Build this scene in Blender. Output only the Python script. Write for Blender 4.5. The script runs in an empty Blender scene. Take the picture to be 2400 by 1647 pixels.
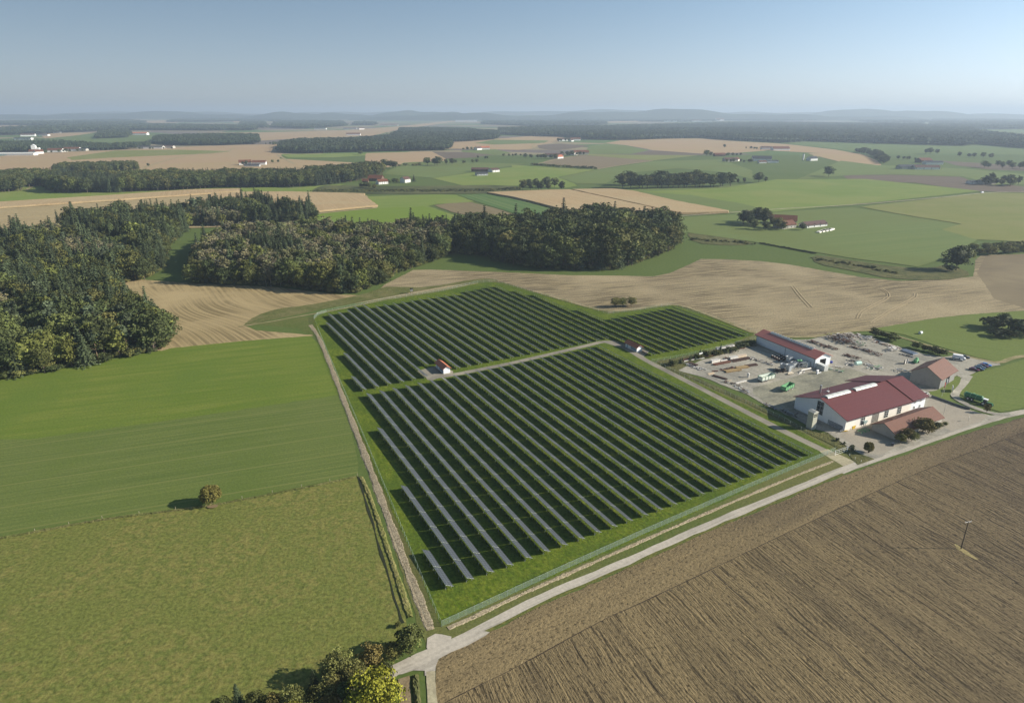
import bpy, math, random
import numpy as np
from mathutils import Vector
from mathutils.geometry import tessellate_polygon
random.seed(7); rng = np.random.default_rng(7)
R = math.radians
sc = bpy.context.scene
COL = sc.collection

# ---------------------------------------------------------------- camera survey
H = 115.0; HY = 262.0; VC = 823.5; F = 1543.275; TH = math.atan((VC-HY)/F)
def W(x, y, z=0.0):
    """map a survey sighting (2400 px wide photo) to the ground at height z"""
    h = H-z; a = TH+math.atan((y-VC)/F); Y = h/math.tan(a)
    return ((x-1200)*(Y*math.cos(TH)+h*math.sin(TH))/F, Y)
def D(*p): return [(a*1.0327, b*1.0327) for a, b in p]
def C(ox, oy, s, *p): return [(ox+a/s, oy+b/s) for a, b in p]
def WW(pts): return [W(*p) for p in pts]
cam_d = bpy.data.cameras.new('camera'); cam = bpy.data.objects.new('camera', cam_d); COL.objects.link(cam)
cam.location = (0, 0, H); cam.rotation_euler = (math.pi/2-TH, 0, 0)
cam_d.sensor_width = 36; cam_d.lens = F/2400*36; cam_d.clip_start = 1; cam_d.clip_end = 90000
sc.camera = cam

# ---------------------------------------------------------------- tags and mesh helpers
def tag(o, label=None, cat=None, group=None, kind=None):
    if label: o['label'] = label
    if cat: o['category'] = cat
    if group: o['group'] = group
    if kind: o['kind'] = kind
    return o
def mesh_obj(name, verts, faces, mats, parent=None, mi=None, smooth=False, loc=None, rz=0):
    me = bpy.data.meshes.new(name); me.from_pydata([tuple(map(float, v)) for v in verts], [], [tuple(f) for f in faces])
    if not isinstance(mats, (list, tuple)): mats = [mats]
    for m in mats: me.materials.append(m)
    if mi is not None: me.polygons.foreach_set('material_index', mi)
    if smooth: me.polygons.foreach_set('use_smooth', [True]*len(me.polygons))
    me.update()
    o = bpy.data.objects.new(name, me); COL.objects.link(o)
    if parent: o.parent = parent
    if loc: o.location = loc
    if rz: o.rotation_euler[2] = rz
    return o
def empty(name, loc, rz=0):
    o = bpy.data.objects.new(name, None); COL.objects.link(o)
    o.location = loc if len(loc) == 3 else (loc[0], loc[1], 0); o.rotation_euler[2] = rz; o.empty_display_size = 1
    return o
def copy_tree(o, parent=None):
    c = o.copy(); COL.objects.link(c); c.parent = parent
    for ch in list(o.children): copy_tree(ch, c)
    return c
class MB:
    def __init__(s): s.v = []; s.f = []
    def add(s, vs, fs):
        n = len(s.v); s.v += vs; s.f += [tuple(i+n for i in f) for f in fs]; return s
    def box(s, c, d, rz=0, taper=1.0):
        hx, hy, hz = d[0]/2, d[1]/2, d[2]/2; ca, sa = math.cos(rz), math.sin(rz); vs = []
        for z, k in ((-hz, 1), (hz, taper)):
            for x, y in ((-hx, -hy), (hx, -hy), (hx, hy), (-hx, hy)):
                x *= k; y *= k; vs.append((c[0]+x*ca-y*sa, c[1]+x*sa+y*ca, c[2]+z))
        return s.add(vs, [(3, 2, 1, 0), (4, 5, 6, 7), (0, 1, 5, 4), (1, 2, 6, 5), (2, 3, 7, 6), (3, 0, 4, 7)])
    def rod(s, a, b, r, n=6, r2=None):
        a = Vector(a); b = Vector(b); r2 = r if r2 is None else r2; d = (b-a).normalized()
        u = d.orthogonal().normalized(); w = d.cross(u); vs = []
        for p, q in ((a, r), (b, r2)):
            for i in range(n):
                t = 2*math.pi*i/n; vs.append(tuple(p+u*(q*math.cos(t))+w*(q*math.sin(t))))
        return s.add(vs, [(i, (i+1) % n, n+(i+1) % n, n+i) for i in range(n)]+[tuple(range(n-1, -1, -1)), tuple(range(n, 2*n))])
    def prism(s, prof, y0, y1, axis='y'):
        n = len(prof)
        if axis == 'y': vs = [(x, y0, z) for x, z in prof]+[(x, y1, z) for x, z in prof]
        elif axis == 'x': vs = [(y0, x, z) for x, z in prof]+[(y1, x, z) for x, z in prof]
        else: vs = [(x, z, y0) for x, z in prof]+[(x, z, y1) for x, z in prof]
        return s.add(vs, [(i, (i+1) % n, n+(i+1) % n, n+i) for i in range(n)]+[tuple(range(n-1, -1, -1)), tuple(range(n, 2*n))])
    def quad(s, *p): return s.add(list(p), [tuple(range(len(p)))])
    def build(s, name, mat, parent=None, **k): return mesh_obj(name, s.v, s.f, mat, parent, **k)

# ---------------------------------------------------------------- materials
def nt(name):
    m = bpy.data.materials.new(name); m.use_nodes = True; n = m.node_tree
    b = n.nodes['Principled BSDF']; b.inputs['Roughness'].default_value = 0.9; b.inputs['Specular IOR Level'].default_value = 0.1
    return m, n, b
def L(n, a, b): n.links.new(a, b)
def rgb(c): return (c[0], c[1], c[2], 1)
def mixc(n, fac, a, b, mode='MIX'):
    m = n.nodes.new('ShaderNodeMix'); m.data_type = 'RGBA'; m.blend_type = mode
    for s, v in ((m.inputs[0], fac), (m.inputs[6], a), (m.inputs[7], b)):
        if isinstance(v, (int, float)): s.default_value = v
        elif isinstance(v, tuple): s.default_value = rgb(v)
        else: L(n, v, s)
    return m.outputs[2]
def noise(n, vec, scale, detail=3, rough=.55, dist=0):
    t = n.nodes.new('ShaderNodeTexNoise'); t.inputs['Scale'].default_value = scale; t.inputs['Detail'].default_value = detail
    t.inputs['Roughness'].default_value = rough; t.inputs['Distortion'].default_value = dist; L(n, vec, t.inputs['Vector']); return t.outputs[0]
def ramp(n, v, lo, hi):
    t = n.nodes.new('ShaderNodeMapRange'); t.inputs[1].default_value = lo; t.inputs[2].default_value = hi; L(n, v, t.inputs[0]); return t.outputs[0]
def mapping(n, vec, rz, scale):
    # rotate so that local x runs across the working direction, then stretch
    r = n.nodes.new('ShaderNodeVectorRotate'); r.rotation_type = 'Z_AXIS'; r.inputs['Angle'].default_value = rz; L(n, vec, r.inputs['Vector'])
    m = n.nodes.new('ShaderNodeVectorMath'); m.operation = 'MULTIPLY'; L(n, r.outputs[0], m.inputs[0]); m.inputs[1].default_value = scale; return m.outputs[0]
def bump(n, b, h, s, d):
    t = n.nodes.new('ShaderNodeBump'); t.inputs['Strength'].default_value = s; t.inputs['Distance'].default_value = d
    L(n, h, t.inputs['Height']); L(n, t.outputs[0], b.inputs['Normal'])
def pos(n): return n.nodes.new('ShaderNodeNewGeometry').outputs['Position']
def field_mat(name, c1, c2, c3=None, az=0, across=1.5, along=60, fine=1.2, big=.012, bs=.5, bd=.15, contrast=(.35, .65), curve=0, fine_amt=.35, tram=None, tramc=None):
    """az: heading (deg from +Y towards +X) of the drilled rows"""
    m, n, b = nt(name); p = pos(n); kk = KM.get(name, KM['*']); c1 = tuple(x*y for x, y in zip(c1, kk)); c2 = tuple(x*y for x, y in zip(c2, kk)); c3 = c3 and tuple(x*y for x, y in zip(c3, kk)); tramc = tramc and tuple(x*y for x, y in zip(tramc, kk))
    if curve:
        q = noise(n, p, .006, 1); sh = n.nodes.new('ShaderNodeVectorMath'); sh.operation = 'MULTIPLY_ADD'
        cm = n.nodes.new('ShaderNodeCombineXYZ'); L(n, q, cm.inputs[0]); L(n, q, cm.inputs[1])
        L(n, cm.outputs[0], sh.inputs[0]); sh.inputs[1].default_value = (curve, curve*.6, 0); L(n, p, sh.inputs[2]); pp = sh.outputs[0]
    else: pp = p
    st = noise(n, mapping(n, pp, R(az), (1/across, 1/along, 1)), 1.0, 3, .6)
    col = mixc(n, ramp(n, st, *contrast), c1, c2)
    if c3: col = mixc(n, ramp(n, noise(n, p, big, 3, .6, .5), .42, .66), col, c3)
    fn = noise(n, p, fine, 4, .7)
    k = n.nodes.new('ShaderNodeMapRange'); k.inputs[1].default_value = .25; k.inputs[2].default_value = .75
    k.inputs[3].default_value = 1-fine_amt; k.inputs[4].default_value = 1+fine_amt; L(n, fn, k.inputs[0])
    sc_ = n.nodes.new('ShaderNodeVectorMath'); sc_.operation = 'SCALE'; L(n, col, sc_.inputs[0]); L(n, k.outputs[0], sc_.inputs['Scale']); col = sc_.outputs[0]
    if tram:
        w = n.nodes.new('ShaderNodeTexWave'); w.inputs['Scale'].default_value = 1.0; w.inputs['Distortion'].default_value = 0.0
        L(n, mapping(n, pp, R(az), (.314/tram, 0, 0)), w.inputs['Vector'])
        col = mixc(n, ramp(n, w.outputs['Fac'], .985, .999), col, tramc or c2)
    L(n, col, b.inputs['Base Color'])
    ad = n.nodes.new('ShaderNodeMath'); ad.operation = 'ADD'; L(n, st, ad.inputs[0]); L(n, fn, ad.inputs[1]); bump(n, b, ad.outputs[0], bs, bd)
    return m
def plain(name, c, rough=.6, spec=.3, metal=0, var=.12, scale=1.5, bs=0):
    m, n, b = nt(name); b.inputs['Roughness'].default_value = rough; b.inputs['Specular IOR Level'].default_value = spec; b.inputs['Metallic'].default_value = metal
    tc = n.nodes.new('ShaderNodeTexCoord').outputs['Object']; q = noise(n, tc, scale, 4, .6)
    col = mixc(n, ramp(n, q, .3, .7), tuple(x*(1-var) for x in c), tuple(min(1, x*(1+var)) for x in c)); L(n, col, b.inputs['Base Color'])
    if bs: bump(n, b, q, bs, .05)
    return m
def roof_mat(name, c, c2, ribs=.33, rough=.55, stain=(.2, .17, .15), along='x'):
    m, n, b = nt(name); b.inputs['Roughness'].default_value = rough; b.inputs['Specular IOR Level'].default_value = .3
    tc = n.nodes.new('ShaderNodeTexCoord').outputs['Object']
    w = n.nodes.new('ShaderNodeTexWave'); w.bands_direction = 'X'; w.inputs['Scale'].default_value = .314/ribs; L(n, tc, w.inputs['Vector'])
    w2 = n.nodes.new('ShaderNodeTexWave'); w2.bands_direction = 'Y'; w2.inputs['Scale'].default_value = .314/1.6; L(n, tc, w2.inputs['Vector'])
    q = noise(n, tc, .35, 5, .65); q2 = noise(n, tc, 4, 2)
    col = mixc(n, ramp(n, q, .35, .68), c, c2); col = mixc(n, ramp(n, q2, .3, .9), col, tuple(x*.6 for x in c))
    col = mixc(n, ramp(n, w.outputs['Fac'], 1.0, .3), col, tuple(x*.72 for x in c))
    col = mixc(n, ramp(n, w2.outputs['Fac'], .985, 1.0), col, tuple(x*.6 for x in c))
    L(n, col, b.inputs['Base Color']); bump(n, b, w.outputs['Fac'], .5, .04)
    return m
def leaf_mat(name, c, hue=.03, val=.35, spread=None):
    m, n, b = nt(name); b.inputs['Roughness'].default_value = .75; b.inputs['Specular IOR Level'].default_value = .15
    oi = n.nodes.new('ShaderNodeObjectInfo').outputs['Random']
    at = n.nodes.new('ShaderNodeAttribute'); at.attribute_name = 'tint'
    hs = n.nodes.new('ShaderNodeHueSaturation'); hs.inputs['Color'].default_value = rgb(c)
    mr = n.nodes.new('ShaderNodeMapRange'); mr.inputs[3].default_value = .5-hue; mr.inputs[4].default_value = .5+hue; L(n, oi, mr.inputs[0]); L(n, mr.outputs[0], hs.inputs['Hue'])
    ml = n.nodes.new('ShaderNodeMath'); ml.operation = 'MULTIPLY'; ml.inputs[1].default_value = 7.31; L(n, oi, ml.inputs[0])
    fr = n.nodes.new('ShaderNodeMath'); fr.operation = 'FRACT'; L(n, ml.outputs[0], fr.inputs[0])
    mv = n.nodes.new('ShaderNodeMapRange'); mv.inputs[3].default_value = 1-val; mv.inputs[4].default_value = 1+val; L(n, fr.outputs[0], mv.inputs[0])
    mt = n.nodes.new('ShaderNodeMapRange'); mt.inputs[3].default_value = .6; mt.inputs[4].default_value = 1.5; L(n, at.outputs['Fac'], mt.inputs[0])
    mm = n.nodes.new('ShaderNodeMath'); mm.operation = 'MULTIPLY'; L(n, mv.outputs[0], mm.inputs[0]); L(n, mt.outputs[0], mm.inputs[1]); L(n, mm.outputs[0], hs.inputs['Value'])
    L(n, hs.outputs[0], b.inputs['Base Color'])
    if spread:
        m2 = n.nodes.new('ShaderNodeMath'); m2.operation = 'MULTIPLY'; m2.inputs[1].default_value = 3.77; L(n, oi, m2.inputs[0])
        f2 = n.nodes.new('ShaderNodeMath'); f2.operation = 'FRACT'; L(n, m2.outputs[0], f2.inputs[0])
        L(n, mixc(n, ramp(n, f2.outputs[0], .5, 1.0), rgb(c)[:3], spread), hs.inputs['Color'])
    return m

KM = {'*': (1, 1, .85), 'pasture grass': (1.24, 1.14, 1.02), 'bright crop': (1.12, 1.10, .95), 'young crop': (1.18, 1.15, .9), 'lush grass': (.95, .95, .6), 'stubble': (1.0, 1.0, .96), 'curving stubble': (1.08, 1.04, .94), 'ploughed soil': (1, 1, 1),
 'headland soil': (1.22, 1.1, .85), 'even green crop': (1.62, 1.25, 1.3), 'yellowish meadow': (1.4, 1.35, 1.1), 'olive meadow': (1.25, 1.25, .95), 'ripe maize': (1.22, 1.16, 1.1), 'harvested field': (1.2, 1.08, .95), 'gravel': (.98, .97, .93), 'worn asphalt': (1.25, 1.2, 1.15), 'right meadow': (1.4, 1.2, 1.35), 'forecourt asphalt': (1.2, 1.15, 1.05), 'compacted track': (1.25, 1.2, 1.1), 'vivid meadow': (1.3, 1.25, .9)}
GR = dict(
 base=(.105, .140, .036), lush=(.085, .145, .022), dull=(.105, .125, .045), dry=(.17, .16, .075), straw=(.42, .33, .19), strawd=(.27, .20, .11),
 soil=(.15, .115, .08), soild=(.095, .075, .055), purple=(.17, .14, .12))

# ---------------------------------------------------------------- ground sheets
ZL = [0.0]
def zlay(far=False):
    ZL[0] += .006
    return ZL[0]+(.2 if far else 0)
def densify(P, step, jit, r):
    out = []
    for i in range(len(P)):
        a = Vector(P[i]); b = Vector(P[(i+1) % len(P)]); n = max(1, int((b-a).length/step)); nrm = Vector((-(b-a).y, (b-a).x)).normalized()
        for k in range(n): out.append(tuple(a.lerp(b, k/n)+nrm*(r.uniform(-jit, jit) if k else 0)))
    return out
def chaikin(P, it=2, closed=True):
    for _ in range(it):
        Q = []; n = len(P)
        if not closed: Q.append(P[0])
        for i in range(n if closed else n-1):
            a, b = P[i], P[(i+1) % n]; Q += [(a[0]*.75+b[0]*.25, a[1]*.75+b[1]*.25), (a[0]*.25+b[0]*.75, a[1]*.25+b[1]*.75)]
        if not closed: Q.append(P[-1])
        P = Q
    return P
def sheet(name, px, mat, far=False, jit=.35, step=3, smooth=0, world=False, kind='structure', h=0, label=None, cat=None, z=None):
    P = px if world else WW(px)
    if smooth: P = chaikin(P, smooth)
    if far: step, jit = 12, jit*3
    P = densify(P, step, jit, random)
    z = zlay(far) if z is None else z
    v = [Vector((x, y, 0)) for x, y in P]; tris = tessellate_polygon([v])
    n = len(P)
    if not h: verts = [(x, y, z) for x, y in P]; faces = [t for t in tris]
    else:
        verts = [(x, y, z) for x, y in P]+[(x, y, z+h) for x, y in P]; faces = [tuple(i+n for i in t) for t in tris]+[(i, (i+1) % n, n+(i+1) % n, n+i) for i in range(n)]
    o = mesh_obj(name, verts, faces, mat)
    # make top faces look up
    me = o.data
    if me.polygons[0].normal.z < 0: me.flip_normals()
    tag(o, label, cat, None, kind); return o
def ribbon(name, px, width, mat, far=False, world=False, smooth=1, kind='structure', z=None, jit=.08, label=None, cat=None):
    P = px if world else WW(px)
    if smooth: P = chaikin(P, smooth, False)
    Q = [P[0]]
    for a, b in zip(P, P[1:]):
        d = math.dist(a, b); n = max(1, int(d/(14 if far else 4)))
        Q += [(a[0]+(b[0]-a[0])*k/n, a[1]+(b[1]-a[1])*k/n) for k in range(1, n+1)]
    z = zlay(far) if z is None else z; vs = []; w = width
    for i, p in enumerate(Q):
        a = Vector(Q[max(0, i-1)]); b = Vector(Q[min(len(Q)-1, i+1)]); t = (b-a).normalized(); nn = Vector((-t.y, t.x))
        ww = (w[0]+(w[1]-w[0])*i/(len(Q)-1)) if isinstance(w, tuple) else w
        for s in (1, -1): q = Vector(p)+nn*s*(ww/2+random.uniform(-jit, jit)); vs.append((q.x, q.y, z))
    fs = [(2*i+1, 2*i+3, 2*i+2, 2*i) for i in range(len(Q)-1)]
    o = mesh_obj(name, vs, fs, mat); tag(o, label, cat, None, kind); return o

# base terrain with a patchwork of distant farmland
m, n, b = nt('countryside'); p = pos(n)
near = field_mat('tmp', GR['base'], GR['dull'])
st = noise(n, p, .5, 4, .7); big = noise(n, p, .01, 3, .6)
gcol = mixc(n, ramp(n, big, .35, .65), GR['base'], (.125, .155, .045)); gcol = mixc(n, ramp(n, st, .3, .7), gcol, (.075, .11, .026))
vo = n.nodes.new('ShaderNodeTexVoronoi'); vo.inputs['Scale'].default_value = 1/420; L(n, mapping(n, p, .4, (1, 1.6, 1)), vo.inputs['Vector'])
sep = n.nodes.new('ShaderNodeSeparateColor'); L(n, vo.outputs['Color'], sep.inputs[0])
pc = mixc(n, ramp(n, sep.outputs[0], .55, .56), (.10, .15, .045), (.27, .22, .13)); pc = mixc(n, ramp(n, sep.outputs[1], .72, .73), pc, (.16, .13, .11))
sx = n.nodes.new('ShaderNodeSeparateXYZ'); L(n, p, sx.inputs[0])
L(n, mixc(n, ramp(n, sx.outputs[1], 1900, 2000), gcol, pc), b.inputs['Base Color']); bump(n, b, st, .4, .12)
bpy.data.materials.remove(near)
GROUND = m
vs = []; fs = []; rad = [0, 60, 120, 250, 500, 1000, 2000, 4000, 8000, 16000, 32000, 62000]; K = 48
vs.append((0, 200, 0))
for r_ in rad[1:]: vs += [(r_*math.cos(2*math.pi*i/K), 200+r_*math.sin(2*math.pi*i/K), 0) for i in range(K)]
fs += [(0, 1+i, 1+(i+1) % K) for i in range(K)]
for j in range(len(rad)-2): fs += [(1+j*K+i, 1+(j+1)*K+i, 1+(j+1)*K+(i+1) % K, 1+j*K+(i+1) % K) for i in range(K)]
tag(mesh_obj('ground', vs, fs, GROUND), kind='structure')

PASTURE = field_mat('pasture grass', (.102, .125, .034), (.155, .155, .050), (.112, .135, .036), az=75, across=2.2, along=2.6, fine=1.1, big=.05, fine_amt=.55, bd=.3, contrast=(.40, .60))
LUSH = field_mat('lush grass', (.085, .125, .018), (.135, .165, .030), (.075, .115, .022), az=-28, across=1.6, along=3.5, fine=1.1, big=.06, fine_amt=.55, bd=.3, contrast=(.4, .62))
CROP = field_mat('young crop', (.078, .110, .034), (.125, .150, .052), (.088, .122, .034), az=70.5, across=1.3, along=90, fine=1.5, big=.02, fine_amt=.3, contrast=(.34, .66), tram=15, tramc=(.13, .15, .055))
CROP2 = field_mat('bright crop', (.095, .140, .022), (.140, .170, .036), (.100, .145, .026), az=71, across=4, along=70, fine=1.2, big=.03, fine_amt=.28, contrast=(.36, .64))
STUB = field_mat('stubble', (.31, .245, .145), (.14, .11, .068), (.35, .28, .175), az=72, across=1.8, along=30, fine=1.1, big=.012, curve=70, fine_amt=.55, contrast=(.42, .57))
STUB2 = field_mat('curving stubble', (.33, .26, .145), (.19, .15, .082), (.36, .285, .165), az=-40, across=1.9, along=90, fine=1.8, big=.02, curve=60, fine_amt=.38, contrast=(.42, .58))
MAIZE = field_mat('ripe maize', (.37, .28, .165), (.30, .22, .12), (.34, .27, .16), az=-24, across=1.5, along=120, fine=.9, big=.01, bd=.5, fine_amt=.25)
FARTAN = field_mat('harvested field', (.34, .26, .17), (.29, .22, .14), (.31, .25, .15), az=70, across=6, along=200, fine=.3, big=.004, fine_amt=.1)
PURPLE = field_mat('ploughed far field', (.16, .12, .10), (.13, .10, .085), az=70, across=6, along=200, fine=.3, fine_amt=.1)
GREEN1 = field_mat('even green crop', (.078, .135, .038), (.095, .150, .045), (.085, .130, .035), az=68, across=4, along=250, fine=.8, big=.006, fine_amt=.12)
GREEN2 = field_mat('yellowish meadow', (.125, .165, .045), (.105, .150, .035), (.145, .170, .055), az=80, across=5, along=180, fine=.8, big=.008, fine_amt=.14)
GREEN3 = field_mat('striped vegetable rows', (.06, .125, .04), (.13, .18, .07), az=-24, across=2.2, along=300, fine=1, fine_amt=.15, contrast=(.4, .6))
OLIVE = field_mat('olive meadow', (.155, .160, .062), (.135, .150, .050), (.17, .165, .075), az=80, across=4, along=160, fine=.8, big=.01, fine_amt=.14)
WEEDS = field_mat('rough weeds', (.105, .105, .045), (.07, .08, .03), (.14, .13, .06), az=60, across=3, along=5, fine=1.4, big=.1, bs=1, bd=.5, fine_amt=.55)
SCRUBG = field_mat('rank grass', (.14, .145, .055), (.09, .10, .035), (.17, .155, .075), az=60, across=2, along=4, fine=1.5, big=.1, bs=1, bd=.4, fine_amt=.5)
SOIL = field_mat('headland soil', (.185, .142, .085), (.145, .11, .067), (.165, .125, .078), az=58.5, across=.9, along=14, fine=1.6, big=.02, bs=1, bd=.35, fine_amt=.5)
GRAVEL = field_mat('gravel', (.35, .325, .28), (.24, .225, .195), (.42, .385, .32), az=-40, across=3.5, along=16, fine=.9, big=.035, fine_amt=.3, bd=.08, contrast=(.36, .62))
ASPH = field_mat('worn asphalt', (.37, .345, .295), (.27, .25, .215), (.38, .35, .30), az=57.5, across=.8, along=60, fine=1.2, big=.08, fine_amt=.2, bd=.02, contrast=(.4, .6))
TRACK = field_mat('compacted track', (.20, .185, .165), (.16, .15, .13), (.26, .24, .2), az=-28, across=.6, along=12, fine=2, big=.06, fine_amt=.18, bd=.03)
CHALK = field_mat('pale gravel', (.44, .39, .30), (.36, .31, .24), (.28, .25, .2), az=-28, across=.8, along=6, fine=1.3, big=.1, fine_amt=.25, bd=.05)
DIRT = field_mat('farm dirt track', (.36, .29, .19), (.26, .21, .13), (.2, .19, .09), az=60, across=1, along=8, fine=1.5, big=.1, fine_amt=.25)
CHIP = field_mat('wood chips', (.42, .345, .27), (.22, .175, .13), (.38, .31, .24), az=-10, across=.45, along=.5, fine=3.0, big=.3, bs=.8, bd=.12, fine_amt=.55, contrast=(.44, .56))

# ploughed soil with irregular furrows
def plough(name, az, fur=1.0, lift=1.0):
    m, n, b = nt(name); p = pos(n)
    wob = noise(n, p, .05, 2); cm = n.nodes.new('ShaderNodeVectorMath'); cm.operation = 'MULTIPLY_ADD'
    cx = n.nodes.new('ShaderNodeCombineXYZ'); L(n, wob, cx.inputs[0]); L(n, cx.outputs[0], cm.inputs[0]); cm.inputs[1].default_value = (3, 0, 0); L(n, p, cm.inputs[2])
    f1 = noise(n, mapping(n, cm.outputs[0], R(az), (1.7, .085, 1)), 1.0, 2, .55)
    f2 = noise(n, mapping(n, cm.outputs[0], R(az), (1.0, .02, 1)), 1.0, 1, .5); f3 = noise(n, mapping(n, cm.outputs[0], R(az), (.16, .008, 1)), 1.0, 2, .5)
    cl = noise(n, mapping(n, p, R(az), (1, .6, 1)), 1.5, 5, .72); bigc = noise(n, p, .018, 3, .6)
    A = tuple(x*lift for x in (.205, .153, .078)); B = tuple(x*lift for x in (.138, .104, .058))
    col = mixc(n, ramp(n, bigc, .35, .68), A, B); col = mixc(n, ramp(n, f3, .40, .62), col, tuple(x*1.12 for x in A))
    if fur:
        col = mixc(n, ramp(n, f1, .45, .32), col, tuple(x*.52 for x in B)); col = mixc(n, ramp(n, f1, .58, .75), col, tuple(x*1.4 for x in A)); col = mixc(n, ramp(n, f2, .33, .27), col, (.05, .038, .025))
    col = mixc(n, ramp(n, cl, .48, .34), col, tuple(x*.42 for x in B)); col = mixc(n, ramp(n, cl, .60, .72), col, tuple(x*1.75 for x in A))
    sx_ = n.nodes.new('ShaderNodeSeparateXYZ'); L(n, p, sx_.inputs[0]); soil_vignette = n.nodes.new('ShaderNodeMath'); soil_vignette.operation = 'MULTIPLY_ADD'; L(n, bigc, soil_vignette.inputs[0]); soil_vignette.inputs[1].default_value = 60; L(n, sx_.outputs[0], soil_vignette.inputs[2])
    col = mixc(n, ramp(n, soil_vignette.outputs[0], 90, 210), col, mixc(n, 1.0, col, (.66, .66, .78), 'MULTIPLY'))  # darker towards +x: soil change plus vignette shading painted into the colour
    L(n, col, b.inputs['Base Color'])
    a1 = n.nodes.new('ShaderNodeMath'); a1.operation = 'MULTIPLY_ADD'; L(n, cl, a1.inputs[0]); a1.inputs[1].default_value = 1.0; L(n, f1 if fur else bigc, a1.inputs[2]); bump(n, b, a1.outputs[0], 1.0, .5)
    return m
PLOUGH = plough('ploughed soil', -22.5); SOIL = plough('headland soil', 57, 0, 1.12)

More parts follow.
